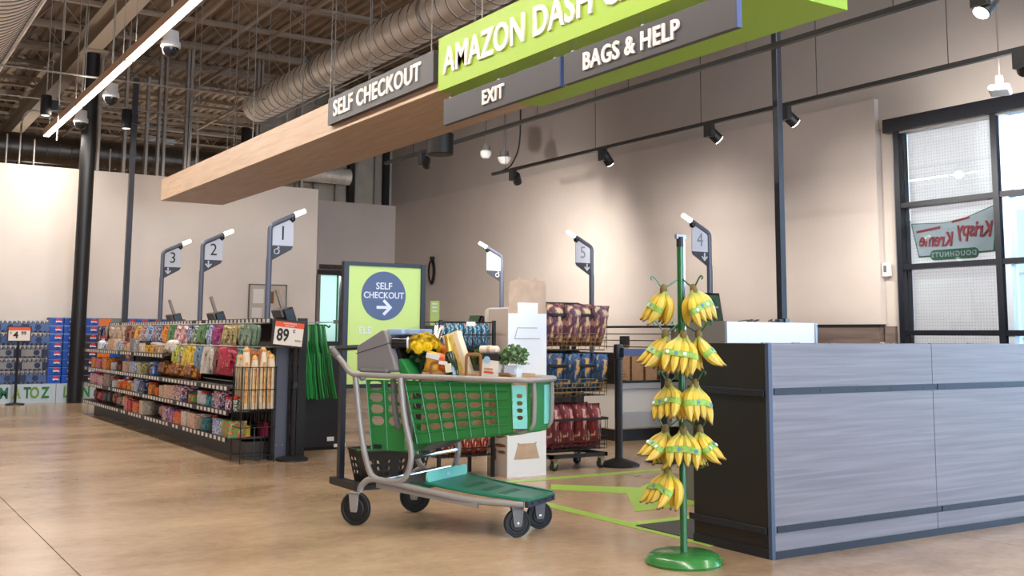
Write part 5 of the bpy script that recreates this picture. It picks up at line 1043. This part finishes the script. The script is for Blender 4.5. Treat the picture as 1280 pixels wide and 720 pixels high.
# top rail loop with the two handles
near = [(-0.235, -0.27, 1.0), (-0.16, -0.27, 0.93), (-0.1, -0.27, 0.872), (0.0, -0.27, 0.862), (0.5, -half(.5), 0.857), (0.9, -half(.9), 0.853), (1.03, -0.16, 0.853)]
loop = near + [(1.045, 0.0, 0.853)] + [(x, -y, z) for x, y, z in reversed(near)]
MB().tube(smooth_path(loop, 5), R_, 10).build('top_rail', M_GREY, ct, smooth=True)
for s in (-1, 1): MB().tube([(-0.25, s*0.27, 1.012), (-0.2, s*0.27, 0.966)], 0.021, 12).build('grip_cap', M_DGREY, ct, smooth=True)
MB().tube(fillet([(-0.245, -0.27, 1.008), (-0.245, -0.2, 1.015), (-0.235, 0.0, 1.02), (-0.245, 0.2, 1.015), (-0.245, 0.27, 1.008)], 0.06), 0.016, 10).build('push_bar', M_BLACK, ct, smooth=True)
for s in (-1, 1):
    leg = [(-.07, .85), (-.02, .53), (.04, .32), (.1, .268), (.2, .262), (.285, .28), (.325, .36), (.327, .456), (.278, .635), (.247, .85)]
    MB().tube(smooth_path([(u, s*0.268, z) for u, z in leg], 4), 0.0175, 10).build('leg_frame', M_GREY, ct, smooth=True)
    base = [(-.015, .27, .17), (-.008, .27, .22), (.05, .27, .262), (.14, .268, .262), (.4, .255, .225), (.7, .235, .19), (.9, .2, .182), (1.0, .17, .18)]
    MB().tube(smooth_path([(u, s*y, z) for u, y, z in base], 4), 0.0185, 10).build('base_rail', M_GREY, ct, smooth=True)
    MB().prism([(.08, .215), (.75, .15), (.75, .185), (.08, .245)], s*0.235-0.012, s*0.235+0.012, 'Y').build('side_channel', M_GREY, ct)
MB().tube([(.327, -0.26, .4), (.327, 0.26, .4)], 0.012, 8).build('cross_bar', M_CHROME, ct, smooth=True); MB().tube([(.12, -0.26, .262), (.12, 0.26, .262)], 0.009, 8).build('cross_bar', M_CHROME, ct, smooth=True); MB().tube([(.3, -0.26, .3), (.3, 0.26, .3)], 0.009, 8).build('cross_bar', M_CHROME, ct, smooth=True)
for s in (-1, 1): MB().prism([(.3, .43), (.36, .43), (.62, .56), (.57, .57)], s*0.1-0.02, s*0.1+0.02, 'Y').build('under_brace', M_DGREY, ct)
# casters
def wheel(u, y, r, swing, fork_h):
    w = MB().lathe([(0.0, -0.016), (r*0.55, -0.016), (r*0.62, -0.01), (r*0.78, -0.01), (r*0.82, -0.016), (r*0.94, -0.016), (r, -0.008), (r, 0.008), (r*0.94, 0.016), (r*0.82, 0.016), (r*0.78, 0.01), (r*0.62, 0.01), (r*0.55, 0.016), (0, 0.016)], 32, (0, 0, 0), 'Y').build('wheel', M_RUBBER, ct, smooth=True, loc=(u, y, r), rot=(0, 0, swing))
    MB().lathe([(0.0, -0.026), (0.014, -0.024), (0.016, -0.016), (0.016, 0.016), (0.014, 0.024), (0, 0.026)], 12, (0, 0, 0), 'Y').build('axle_hub', M_STEEL, w)
    for s in (-1, 1): MB().prism([(-0.02, -0.02), (0.018, -0.02), (0.024, 0.0), (0.032, fork_h-r), (-0.036, fork_h-r), (-0.026, 0.0)], s*0.022-0.003, s*0.022+0.003, 'Y').build('fork', M_GREY if r > 0.085 else M_DGREY, w, bevel=0.002)
    MB().box(-0.036, -0.025, fork_h-r-0.01, 0.032, 0.025, fork_h-r+0.004).build('fork_crown', M_GREY if r > 0.085 else M_DGREY, w)
wheel(-0.03, -0.29, 0.096, 0.1, 0.185); wheel(0.02, 0.27, 0.096, 0.35, 0.185); wheel(0.955, -0.155, 0.076, 0.75, 0.16); wheel(0.95, 0.135, 0.076, 0.75, 0.16)
# lower tray
def tray(u, v):
    x = 0.4+0.63*v; hw = (0.235-0.065*v); sag = -0.01*math.sin(PI*v)
    return Vector((x, (u-0.5)*2*hw, 0.262-0.062*v+sag))
mbt = MB()
def slot(i, j): return not (j in (3, 5, 7) and 3 <= i <= 10)
mbt.holes(tray, 14, 11, (0.2, 0.0), 0.35, skip=slot, seg=2); mbt.build('tray', M_TRAY, ct, solid=0.012)
MB().tube(smooth_path([(0.42, -0.24, 0.262), (0.7, -0.215, 0.228), (1.0, -0.175, 0.206), (1.035, -0.1, 0.204), (1.04, 0, 0.204), (1.035, 0.1, 0.204), (1.0, 0.175, 0.206), (0.7, 0.215, 0.228), (0.42, 0.24, 0.262)], 4), 0.009, 6).build('tray_rim', M_TRAY, ct, smooth=True)
MB().prism([(a, b) for a, b in rrect(-0.225, 0.255, 0.225, 0.325, 0.03)], 0.405, 0.42, 'X').build('tray_backstop', M_TEAL, ct)
MB().prism([(a*1.6, 0.292+b) for a, b in disc(0.011, 14)], 0.42, 0.4215, 'X').build('maker_mark', M_FLAG, ct)
MB().box(0.22, -0.24, 0.225, 0.4, 0.24, 0.24).build('tray_rear', M_TRAY, ct); MB().prism([(.14, .235), (.3, .225), (.4, .25), (.36, .29), (.27, .31), (.2, .26)], -0.1, 0.1, 'Y').build('wheel_housing', M_DGREY, ct)
q = MB().cbox((1.02, 0, 0.182), (0.03, 0.34, 0.04)).build('front_bumper', mat('blue_black_bumper', (44, 52, 72), 0.5), ct, bevel=0.006)
for y in (-0.13, -0.05, 0.04, 0.13): MB().lathe([(0.006, 0), (0.006, 0.003), (0, 0.003)], 8, (1.035, y, 0.182), 'X').build('bumper_bolt', M_BLACKG, q)
# basket: sides, rear part, front, floor, ribs
ZT = 0.835
def hb(u): return half(u)-0.018
def sidefn(s, u0, u1, zb0, zb1, lean=0.03, zt=ZT):
    def f(a, v):
        x = u0+(u1-u0)*a; zb = zb0+(zb1-zb0)*a; z = zb+(zt-zb)*v
        sk = (1-v)*(0.075 if u0 > 0.1 else 0.03)*(1-a)
        return Vector((x+sk, s*(hb(x)-lean*(1-v)), z))
    return f
for s in (-1, 1):
    f = sidefn(s, 0.262, 0.93, 0.475, 0.565)
    MB().holes(f, 7, 6, (0.085, 0.19), 0.5, skip=lambda i, j: j in (0, 5) or i == 6, seg=3).build('basket_side', M_CART, ct, solid=0.008)
    for i in range(8):
        a = i/7; MB().tube([f(a, 0.0)+Vector((0, s*0.006, 0)), f(a, 0.98)+Vector((0, s*0.006, 0))], 0.004, 4).build('rib', M_CART, ct)
    for j in range(1, 6): MB().tube([f(0, j/6)+Vector((0, s*0.006, 0)), f(0.96, j/6)+Vector((0, s*0.006, 0))], 0.004, 4).build('rib', M_CART, ct)
    for dv in (0.93, 0.955, 0.98): MB().tube([f(0, dv)+Vector((0, s*0.007, 0)), f(1, dv)+Vector((0, s*0.007, 0))], 0.003, 4).build('rib', M_CART, ct)
    f2 = sidefn(s, 0.0, 0.25, 0.43, 0.43)
    MB().holes(f2, 2, 6, (0.12, 0.12), 0.5, skip=lambda i, j: j in (0, 1), seg=3).build('seat_side', M_CART, ct, solid=0.008)
    for a in (0, .5, 1): MB().tube([f2(a, 0)+Vector((0, s*0.006, 0)), f2(a, 1)+Vector((0, s*0.006, 0))], 0.004, 4).build('rib', M_CART, ct)
    for v in (0.33, 0.5, .667, .833): MB().tube([f2(0, v)+Vector((0, s*0.006, 0)), f2(1, v)+Vector((0, s*0.006, 0))], 0.0035, 4).build('rib', M_CART, ct)
    # mint clip panel wrapping the front corner
    fc = lambda a, v, s=s: Vector((0.93+0.075*a+0.0*v, s*(hb(0.93)+(0.15-hb(0.93))*a-0.02*(1-v)), 0.585+(0.825-0.585)*v))
    MB().holes(fc, 1, 6, (0.3, 0.2), 0.5, skip=lambda i, j: j in (0, 5), seg=3).build('clip_panel', M_TEAL, ct, solid=0.01)
    MB().tube(fillet([(1.035, s*0.12, 0.85), (1.04, s*0.115, 0.75), (1.035, s*0.115, 0.6), (0.98, s*0.115, 0.565), (0.88, s*0.115, 0.55)], 0.06), 0.0125, 8).build('front_guard', M_GREY, ct, smooth=True)
ff = lambda a, v: Vector((1.012-0.0*v, -0.14+0.28*a, 0.57+(0.835-0.57)*v))
MB().holes(ff, 4, 6, (0.22, 0.2), 0.5, skip=lambda i, j: j in (0, 5) or i in (1, 2), seg=3).build('basket_front', M_CART, ct, solid=0.008)
bx(1.017, 0.05, 0.6, 1.022, 0.13, 0.82).build('clip_panel', M_TEAL, ct)
fr_ = lambda a, v: Vector((0.262+0.05*(1-v), -0.2+0.4*a, 0.475+(0.82-0.475)*v))
MB().hexa([(0.3, -0.2, 0.468), (1.0, -0.12, 0.56), (1.0, 0.12, 0.56), (0.3, 0.2, 0.468)], [(0.3, -0.2, 0.478), (1.0, -0.12, 0.57), (1.0, 0.12, 0.57), (0.3, 0.2, 0.478)]).build('basket_floor', M_CART, ct)
bx(0.0, -0.21, 0.425, 0.3, 0.21, 0.435).build('seat_floor', M_CART, ct); bx(0.05, -0.24, 0.437, 0.1, -0.228, 0.46).build('maker_plate', M_BLACK, ct)
MB().tube(smooth_path([(0.17, -0.225, 0.84), (0.185, -0.232, 0.72), (0.2, -0.232, 0.62), (0.215, -0.225, 0.56)], 4), 0.018, 8).build('seat_hinge', M_DGREY, ct)
# smart screen housing
MB().prism([(-.085, .885), (-.09, 1.03), (.085, 1.125), (.11, 1.122), (.195, .895), (.19, .88)], -0.235, 0.2, 'Y').build('screen_housing', mat('housing_grey', (126, 120, 118), 0.5), ct, bevel=0.008)
bx(-0.05, -0.262, 0.872, 0.145, -0.2, 0.9).build('mount_clamp', M_DGREY, ct, bevel=0.012)
MB().tube([(-0.092, -0.238, 0.985), (0.165, -0.238, 1.055)], 0.002, 4).build('housing_seam', M_DARK, ct)
MB().prism([(.10, 1.095), (.2, 1.1), (.2, 1.135), (.09, 1.135)], -0.19, 0.16, 'Y').build('camera_bar', mat('pale_blue_bar', (150, 170, 196), 0.35), ct, bevel=0.008)
MB().tube([(0.14, -0.2, 1.05), (0.22, -0.16, 1.05)], 0.035, 14).build('sensor_barrel', M_BLACKG, ct, smooth=True); MB().tube([(0.218, -0.161, 1.05), (0.226, -0.157, 1.05)], 0.034, 14).build('sensor_ring', M_WHITE, ct)
MB().hexa([(.19, -0.18, .9), (.235, -0.18, .9), (.235, 0.18, .9), (.19, 0.18, .9)], [(.13, -0.18, 1.03), (.17, -0.18, 1.03), (.17, 0.18, 1.03), (.13, 0.18, 1.03)]).build('screen', M_BLACKG, ct)
MB().prism([(.2, .86), (.28, .86), (.21, .96), (.18, .955)], -0.2, 0.18, 'Y').build('child_seat_flap', M_CART, ct, bevel=0.008)

# ---------------------------------------------------------------- groceries in the cart
CM = Matrix.Translation((2.905, 5.943, 0)) @ Matrix.Rotation(math.atan2(-0.864, 0.5035), 4, 'Z'); CRZ = math.atan2(-0.864, 0.5035)
def incart(name, label, cat, u, y, z, rz=0.0, group=None, rot=None):
    p = CM @ Vector((u, y, z)); e = rot or (0, 0, rz)
    return thing(name, label, cat, p, 0, group, rot=(Matrix.Rotation(CRZ, 3, 'Z') @ Euler(e).to_matrix()).to_euler())
def clump(n, rx, ry, rz_, size, seed, curl=0.4):
    r = random.Random(seed); mb = MB()
    for _ in range(n):
        th = r.uniform(0, 2*PI); ph = math.acos(r.uniform(-0.3, 1)); q = r.uniform(0.55, 1)
        c = Vector((rx*math.sin(ph)*math.cos(th)*q, ry*math.sin(ph)*math.sin(th)*q, rz_*math.cos(ph)*q))
        M = Euler((r.uniform(-1, 1), r.uniform(-1, 1), r.uniform(0, 6))).to_matrix(); s = size*r.uniform(0.6, 1.2)
        mb.add([c+M @ Vector(p) for p in ((-s, -s*.3, 0), (-s*.3, -s*.6, s*curl*.4), (s*.4, -s*.5, s*curl), (s, 0, 0), (s*.4, s*.5, s*curl*.8), (-s*.3, s*.6, s*curl*.5), (-s, s*.3, 0), (0, 0, -s*curl*.5))],
               [(0, 1, 7), (1, 2, 7), (2, 3, 7), (3, 4, 7), (4, 5, 7), (5, 6, 7), (6, 0, 7)])
    return mb
def paper_bag(u, y, w, d, z0, h, label, handle_z):
    t = incart('paper_bag', label, 'bag', u, y, z0)
    mb = MB(); B = [(-w/2, -d/2), (w/2, -d/2), (w/2, d/2), (-w/2, d/2)]
    mb.add([(a, b, 0) for a, b in B]+[(a, b, h) for a, b in B], [(0, 3, 2, 1), (0, 1, 5, 4), (1, 2, 6, 5), (2, 3, 7, 6), (3, 0, 4, 7)])
    mb.build('bag_body', M_KRAFT, t, solid=0.003)
    for s in (-1,): MB().tube(fillet([(-0.05, s*d/2, h-0.03), (-0.045, s*d/2-.004, h+handle_z), (0.045, s*d/2-.004, h+handle_z), (0.05, s*d/2, h-0.03)], 0.02), 0.01, 6, squash=(1.0, 0.35)).build('handle', mat('kraft_handle', (150, 98, 52), 0.7), t)
    bx(-w/2+.01, -d/2+.01, h*0.5, w/2-.01, d/2-.01, h*0.52).build('filling', M_KRAFT, t)
    return t
paper_bag(0.45, 0.0, 0.22, 0.36, 0.51, 0.375, 'brown paper shopping bag at the rear of the cart basket', 0.055)
paper_bag(0.67, 0.0, 0.2, 0.31, 0.54, 0.34, 'brown paper shopping bag in the middle of the cart basket', 0.11)
paper_bag(0.85, 0.0, 0.14, 0.27, 0.57, 0.31, 'brown paper shopping bag at the front of the cart basket', 0.0)
# flowers
t = incart('flower_bouquet', 'bouquet of yellow chrysanthemums in clear wrap', 'flowers', 0.275, -0.06, 0.87)
MB().grid(lambda u, v: Vector(((0.03+0.085*v+0.012*math.sin(7*u*2*PI)*v)*math.cos(u*2*PI), (0.03+0.085*v+0.012*math.sin(5*u*2*PI)*v)*math.sin(u*2*PI), 0.27*v+0.02*math.sin(9*u)*v)), 28, 6).build('clear_wrap', M_FILM, t, smooth=True)
tag(clump(90, 0.075, 0.075, 0.08, 0.03, 3).build('leaves', mat('dark_leaf', (48, 66, 34), 0.6), t, loc=(0, 0, 0.1)), kind='stuff')
for k in range(5): MB().tube([(0, 0, 0), (0.03*math.cos(k*1.3), 0.03*math.sin(k*1.3), 0.16)], 0.004, 5).build('stem', mat('stem_green', (70, 96, 40), 0.6), t)
ye = mat('petal_yellow', (242, 206, 30), 0.6)
pet = MB()
for ly, (n, l, zt) in enumerate(((18, 0.03, 0.0), (16, 0.025, 0.008), (12, 0.018, 0.013), (8, 0.011, 0.017))):
    for k in range(n):
        a = 2*PI*(k+0.5*ly)/n; c, s_ = math.cos(a), math.sin(a); w = 0.0042
        pet.add([(-s_*w*.5, c*w*.5, zt), (s_*w*.5, -c*w*.5, zt), (c*l*.6+s_*w, s_*l*.6-c*w, zt+.003), (c*l, s_*l, zt+0.006-0.004*ly), (c*l*.6-s_*w, s_*l*.6+c*w, zt+.003)], [(0, 1, 2, 3, 4)])
petm = pet.mesh('bloom', ye)
rr_ = random.Random(5)
for k in range(26):
    ph = 0.2+1.3*math.sqrt(k/26); th = k*2.4; d = Vector((math.sin(ph)*math.cos(th), math.sin(ph)*math.sin(th), math.cos(ph)))
    inst('bloom', petm, t, Vector((0, 0, 0.135))+Vector((d.x*0.085, d.y*0.085, d.z*0.085)), d.to_track_quat('Z', 'Y').to_euler(), (1.25, 1.25, 1.6))
# packs
t = incart('cheese_pouch', 'yellow and orange cheese pouch leaning in the rear bag', 'pouch', 0.4, -0.16, 0.88, rot=(0.15, 0.1, 1.4)); inst('pouch', pm, t, scale=(0.05, 0.15, 0.12), m=pack('cheese_print', [(236, 170, 40), (246, 200, 80), (220, 120, 40)], 14)); bx(-0.03, -0.05, 0.08, -0.022, 0.05, 0.11).build('front_label', M_WHITE, t)
t = incart('orange_pouch', 'orange fruit pouch behind the cheese pouch', 'pouch', 0.44, -0.02, 0.89, rot=(0, 0, 1.5)); inst('pouch', pm, t, scale=(0.06, 0.16, 0.15), m=pack('orange_print', [(226, 110, 40), (240, 150, 70), (200, 70, 40)], 14)); bx(-0.035, -0.04, 0.05, -0.028, 0.04, 0.1).build('front_label', M_ORANGE, t)
t = incart('tomato_bag', 'red tomato bag with a white label beside the wine bottle', 'bag', 0.49, -0.17, 0.885, rot=(0.1, 0.0, 1.55)); inst('pouch', pm, t, scale=(0.06, 0.11, 0.1), m=pack('tomato_print', [(196, 62, 36), (226, 120, 60), (150, 40, 30)], 20)); bx(-0.034, -0.03, 0.045, -0.028, 0.03, 0.065).build('label', M_WHITE, t)
t = incart('bread_bag', 'tall cream paper bread bag tilted out of the cart', 'bread bag', 0.565, -0.06, 0.85, rot=(0, -0.35, 0.1)); bx(-0.05, -0.035, 0, 0.05, 0.035, 0.27).build('bag_body', mat('bread_paper', (226, 204, 170), 0.7), t, bevel=0.006); bx(-0.025, -0.0375, 0.01, 0.02, -0.035, 0.26).build('window_strip', mat('loaf_gold', (222, 178, 92), 0.6, var=0.1, scale=30), t); bx(-0.05, -0.036, 0.262, 0.05, 0.036, 0.275).build('folded_top', mat('bread_paper_edge', (238, 206, 150), 0.7), t)
t = incart('wine_bottle', 'dark green wine bottle with gold foil neck leaning in the cart', 'bottle', 0.545, -0.16, 0.82, rot=(0.05, -0.16, 0))
MB().lathe([(0, 0), (0.036, 0), (0.038, 0.01), (0.038, 0.13), (0.03, 0.165), (0.016, 0.19), (0.015, 0.21)], 20).build('glass', mat('bottle_glass', (30, 44, 16), 0.1, coat=0.5), t, smooth=True); MB().lathe([(0.017, 0.185), (0.0165, 0.265), (0.018, 0.268), (0.018, 0.28), (0, 0.282)], 16).build('foil', mat('gold_foil', (206, 164, 74), 0.3, metal=0.6), t, smooth=True); bx(-0.02, -0.041, 0.07, 0.02, -0.036, 0.12).build('label', mat('bottle_label', (236, 226, 190), 0.6), t)
t = incart('lettuce', 'green leafy lettuce head in the middle bag', 'vegetable', 0.67, -0.02, 0.95); tag(clump(120, 0.07, 0.07, 0.07, 0.026, 8, 0.7).build('leaves', mat('lettuce_green', (78, 104, 40), 0.6, var=0.2, scale=20), t), kind='stuff'); MB().lathe([(0.02, -0.08), (0.03, 0)], 8).build('stalk', mat('stalk_green', (160, 180, 110), 0.6), t)
t = incart('drink_carton', 'cream carton with black top and pale blue disc', 'carton', 0.77, -0.12, 0.84, rot=(0, 0.08, 0.05)); bx(-0.05, -0.04, 0, 0.05, 0.04, 0.12).build('carton_body', mat('carton_cream', (226, 214, 196), 0.6), t); bx(-0.051, -0.041, 0.12, 0.051, 0.041, 0.155).build('carton_top', M_INK, t); MB().prism([(a-0.022, 0.12+b) for a, b in disc(0.02, 16)], -0.044, -0.041, 'Y').build('disc', mat('disc_blue', (150, 186, 206), 0.5), t); bx(-0.035, -0.043, 0.065, 0.02, -0.04, 0.075).build('print_line', M_KRAFT, t); bx(-0.035, -0.043, 0.045, 0.025, -0.04, 0.057).build('print_line', M_ORANGE, t)
t = incart('paper_roll', 'small pale paper-wrapped roll lying on the drink carton', 'roll', 0.755, -0.12, 1.018, rot=(0, PI/2, 0.0)); MB().lathe([(0, -0.06), (0.022, -0.058), (0.024, -0.02), (0.022, 0.05), (0.012, 0.06), (0, 0.06)], 14).build('wrap', mat('pale_wrap', (230, 206, 184), 0.6), t, smooth=True); MB().lathe([(0.025, -0.01), (0.025, 0.01)], 14, cap=False).build('band', M_CARD, t)
t = incart('potted_herb', 'curly green herb in a white pot at the front of the cart', 'plant', 0.89, -0.08, 0.86)
MB().lathe([(0, 0), (0.045, 0), (0.055, 0.06), (0.058, 0.062), (0.058, 0.07), (0.05, 0.07)], 4).build('pot', M_WHITE, t, rot=(0, 0, PI/4)); tag(clump(260, 0.085, 0.085, 0.09, 0.016, 21, 0.9).build('foliage', mat('herb_green', (104, 130, 84), 0.6, var=0.2, scale=30), t, loc=(0, 0, 0.1)), kind='stuff')
bx(-0.04, -0.048, 0.02, 0.03, -0.041, 0.05).build('pot_label', M_FLAG, t)

# ---------------------------------------------------------------- banana stand
bs = thing('banana_stand', 'green metal banana tree with round base and wire hooks', 'stand', (3.589, 4.057, 0))
MB().lathe([(0, 0), (0.185, 0), (0.19, 0.012), (0.172, 0.04), (0.15, 0.052), (0.02, 0.056)], 40).build('base', mat('stand_base_green', (50, 120, 54), 0.25, coat=0.4, var=0.08, scale=9), bs, smooth=True)
MB().tube([(0, 0, 0.05), (0, 0, 1.555)], 0.018, 14).build('pole', M_STANDG, bs, smooth=True); MB().tube([(0, 0, 1.55), (0, 0, 1.6)], 0.02, 12).build('pole_cap', M_BLACK, bs); MB().tube([(0.012, -0.012, 0.9), (0.012, -0.012, 1.6)], 0.008, 8).build('price_rod', M_STEEL, bs)
bx(-0.03, -0.008, 1.59, 0.035, 0.008, 1.612).build('card_clip', M_STEEL, bs)
RT = Vector((0.749, -0.6626, 0)); TC = Vector((-0.6626, -0.749, 0))        # to the right and towards the viewer
AZ = lambda r, c: (RT*r + TC*c).normalized()
bmat = []
for k, (c1, c2, c3) in enumerate((((216, 182, 58), (196, 160, 50), (146, 150, 58)), ((210, 182, 66), (190, 160, 54), (166, 164, 66)))):
    m = mat('banana_%d' % k, c1, 0.45, var=0.0); m2 = m.node_tree; b = m2.nodes['Principled BSDF']
    tc = m2.nodes.new('ShaderNodeTexCoord'); sp = m2.nodes.new('ShaderNodeSeparateXYZ'); rp = m2.nodes.new('ShaderNodeValToRGB'); nz = m2.nodes.new('ShaderNodeTexNoise'); ad = m2.nodes.new('ShaderNodeMath'); ad.operation = 'MULTIPLY_ADD'; ad.inputs[1].default_value = 0.06; nz.inputs['Scale'].default_value = 30
    e = rp.color_ramp.elements; e[0].position = 0.0; e[0].color = rgb((70, 50, 24)); e[1].position = 1.0; e[1].color = rgb((150, 140, 60))
    for p_, c_ in ((0.07, (96, 74, 34)), (0.12, c2), (0.5, c1), (0.78, c1), (0.9, c3)): x = e.new(p_); x.color = rgb(c_)
    # ripening colour along the fruit's own length (stored in a generated coordinate from tip to stalk)
    m2.links.new(tc.outputs['Generated'], sp.inputs[0]); m2.links.new(nz.outputs['Fac'], ad.inputs[0]); m2.links.new(sp.outputs['Z'], ad.inputs[2]); m2.links.new(tc.outputs['Object'], nz.inputs['Vector']); m2.links.new(ad.outputs[0], rp.inputs['Fac']); m2.links.new(rp.outputs['Color'], b.inputs['Base Color'])
    bmat.append(m)
M_BAND = mat('green_banana_tape', (126, 164, 62), 0.4, var=0.15, scale=60); M_STK = mat('sticker_white', (222, 228, 232), 0.5); M_STB = mat('sticker_blue', (90, 120, 150), 0.5)
def banana_path(a0, a1, L, n=12):
    """in the x-z plane: starts at the crown going down, bends outwards along +x"""
    p = Vector((0, 0, 0)); out = [p.copy()]
    for k in range(n):
        t = (k+0.5)/n; a = a0+(a1-a0)*t
        p = p+Vector((math.sin(a), 0, -math.cos(a)))*L/n; out.append(p.copy())
    return out
def bunch(z, az, rad, n, a0, a1, L, fan, label, twist=0.0, seed=1):
    r = random.Random(seed); pos = Vector((3.589, 4.057, z))+az*rad
    t = thing('banana_bunch', label, 'bananas', pos, 0, 'banana bunches on the green stand', rot=(r.uniform(-0.3, 0.3), 0, math.atan2(az.y, az.x)+r.uniform(-0.15, 0.15)))
    MB().lathe([(0.008, 0.02), (0.016, 0.01), (0.02, -0.012), (0.014, -0.028)], 10).build('crown', mat('banana_crown', (112, 92, 44), 0.7), t, smooth=True)
    mids = []; nf = (n+1)//2
    for k in range(n):
        back = k >= nf; i = k-nf if back else k; cnt = n-nf if back else nf
        l = (i-(cnt-1)/2)*0.039; fl_ = 1+fan*0.25
        aa0 = a0*r.uniform(0.8, 1.2)-(0.45 if back else 0); aa1 = a1*r.uniform(0.92, 1.08)-(0.5 if back else 0); LL = L*r.uniform(0.94, 1.04)
        pts = banana_path(aa0, aa1, LL); m_ = len(pts)-1; out = []
        for q, p in enumerate(pts):
            tt = q/m_; e = min(1.0, tt*2.4); e = e*e*(3-2*e)
            out.append(Vector((p.x+(-0.014 if back else 0.01)*e, l*(0.25+0.75*e)*(1+(fl_-1)*tt), p.z-0.008-abs(l)*0.12*e)))
        rs = [0.008, 0.0095, 0.0135, 0.019, 0.0222, 0.0232, 0.0234, 0.023, 0.022, 0.0195, 0.0145, 0.008, 0.005]
        MB().tube(out, rs, 7).build('banana', bmat[(k+seed) % 2], t, smooth=True)
        if not back:
            tg = (out[7]-out[5]).normalized(); nm = Vector((-tg.z, 0, tg.x)); nm = nm if nm.x > 0 else -nm
            mids.append((out[6], nm.normalized(), tg))
    side = Vector((0, 1, 0))
    path = [mids[0][0]-side*0.0235-mids[0][1]*0.01, mids[0][0]-side*0.0215+mids[0][1]*0.008]+[m_[0]+m_[1]*0.0252 for m_ in mids]+[mids[-1][0]+side*0.0215+mids[-1][1]*0.008, mids[-1][0]+side*0.0235-mids[-1][1]*0.01]
    tgs = [mids[0][2]]*2+[m_[2] for m_ in mids]+[mids[-1][2]]*2; sp_ = smooth_path(path, 4); tt = smooth_path(tgs, 4)
    mb = MB(); N = len(sp_)
    mb.add([p-tg.normalized()*0.015 for p, tg in zip(sp_, tt)]+[p+tg.normalized()*0.015 for p, tg in zip(sp_, tt)], [(i, i+1, N+i+1, N+i) for i in range(N-1)])
    mb.build('tape_band', M_BAND, t, solid=0.0025)
    for k, m_ in enumerate(mids):
        if k % 2 == seed % 2 or k == 1:
            MB().prism(disc(0.009, 12), 0, 0.0015, 'Z').build('sticker', (M_STK, M_STB)[k % 2], t, loc=m_[0]+m_[1]*0.0272, rot=m_[1].to_track_quat('Z', 'X').to_euler())
    return t
def hook(z, az, reach=0.135, curl=True):
    pts = [(0.012, 0.0), (0.05, -0.028), (0.085, -0.045), (0.105, -0.038), (reach-0.005, -0.004), (reach+0.012, 0.008), (reach+0.022, 0.0), (reach+0.014, -0.009)]
    MB().tube(smooth_path([(az.x*a, az.y*a, z+b) for a, b in pts], 4), 0.0042, 6).build('hook', M_STANDG, bs, smooth=True)
L_, R2, FR, BK = AZ(-1, 0.1), AZ(1, 0.1), AZ(0.05, 1), AZ(0, -1)
spec = [(1.39, AZ(-1, 0.35), 6, .15, 0.85, .185, 0.3, 'uppermost banana bunch on the left, tips swinging left', 1), (1.39, AZ(0.75, 0.8), 7, .12, .45, .175, 0.5, 'uppermost banana bunch on the right of the pole', 2),
 (1.166, AZ(-1, 0.55), 6, .2, 1.2, .19, 0.5, 'left banana bunch of the second tier, spreading left', 3), (1.166, AZ(0.12, 1), 7, .2, .6, .205, 0.7, 'front banana bunch of the second tier facing the viewer', 4), (1.166, AZ(1, 0.35), 5, .15, 1.1, .19, 0.3, 'right banana bunch of the second tier in front of the dark counter end', 5),
 (0.924, AZ(-0.8, 0.75), 7, .15, .6, .18, 0.6, 'left banana bunch of the third tier', 6), (0.924, AZ(0.8, 0.75), 7, .12, .5, .185, 0.6, 'right banana bunch of the third tier', 7),
 (0.70, AZ(-1, 0.5), 6, .25, 1.25, .19, 0.5, 'left banana bunch of the fourth tier, tips pointing left', 8), (0.70, AZ(0.05, 1), 8, .1, .3, .18, 0.5, 'front banana bunch of the fourth tier facing the viewer', 9), (0.70, AZ(1, 0.4), 6, .2, 1.15, .185, 0.3, 'right banana bunch of the fourth tier', 10),
 (0.506, AZ(-0.85, 0.6), 8, .2, 1.0, .19, 0.6, 'lowest banana bunch on the left, alone on its tier', 11)]
for z, az, n, a0, a1, L, fan, lab, sd in spec:
    hook(z, az); bunch(z-0.05, az, 0.09, n, a0, a1, L, fan, lab, 0.0, sd)
for z, az in ((1.166, AZ(-0.3, -1)), (0.506, AZ(1, 0.15)), (0.506, AZ(0.7, -0.8)), (0.506, AZ(-0.2, -1)), (0.924, AZ(0, -1)), (0.70, AZ(0, -1))): hook(z, az)
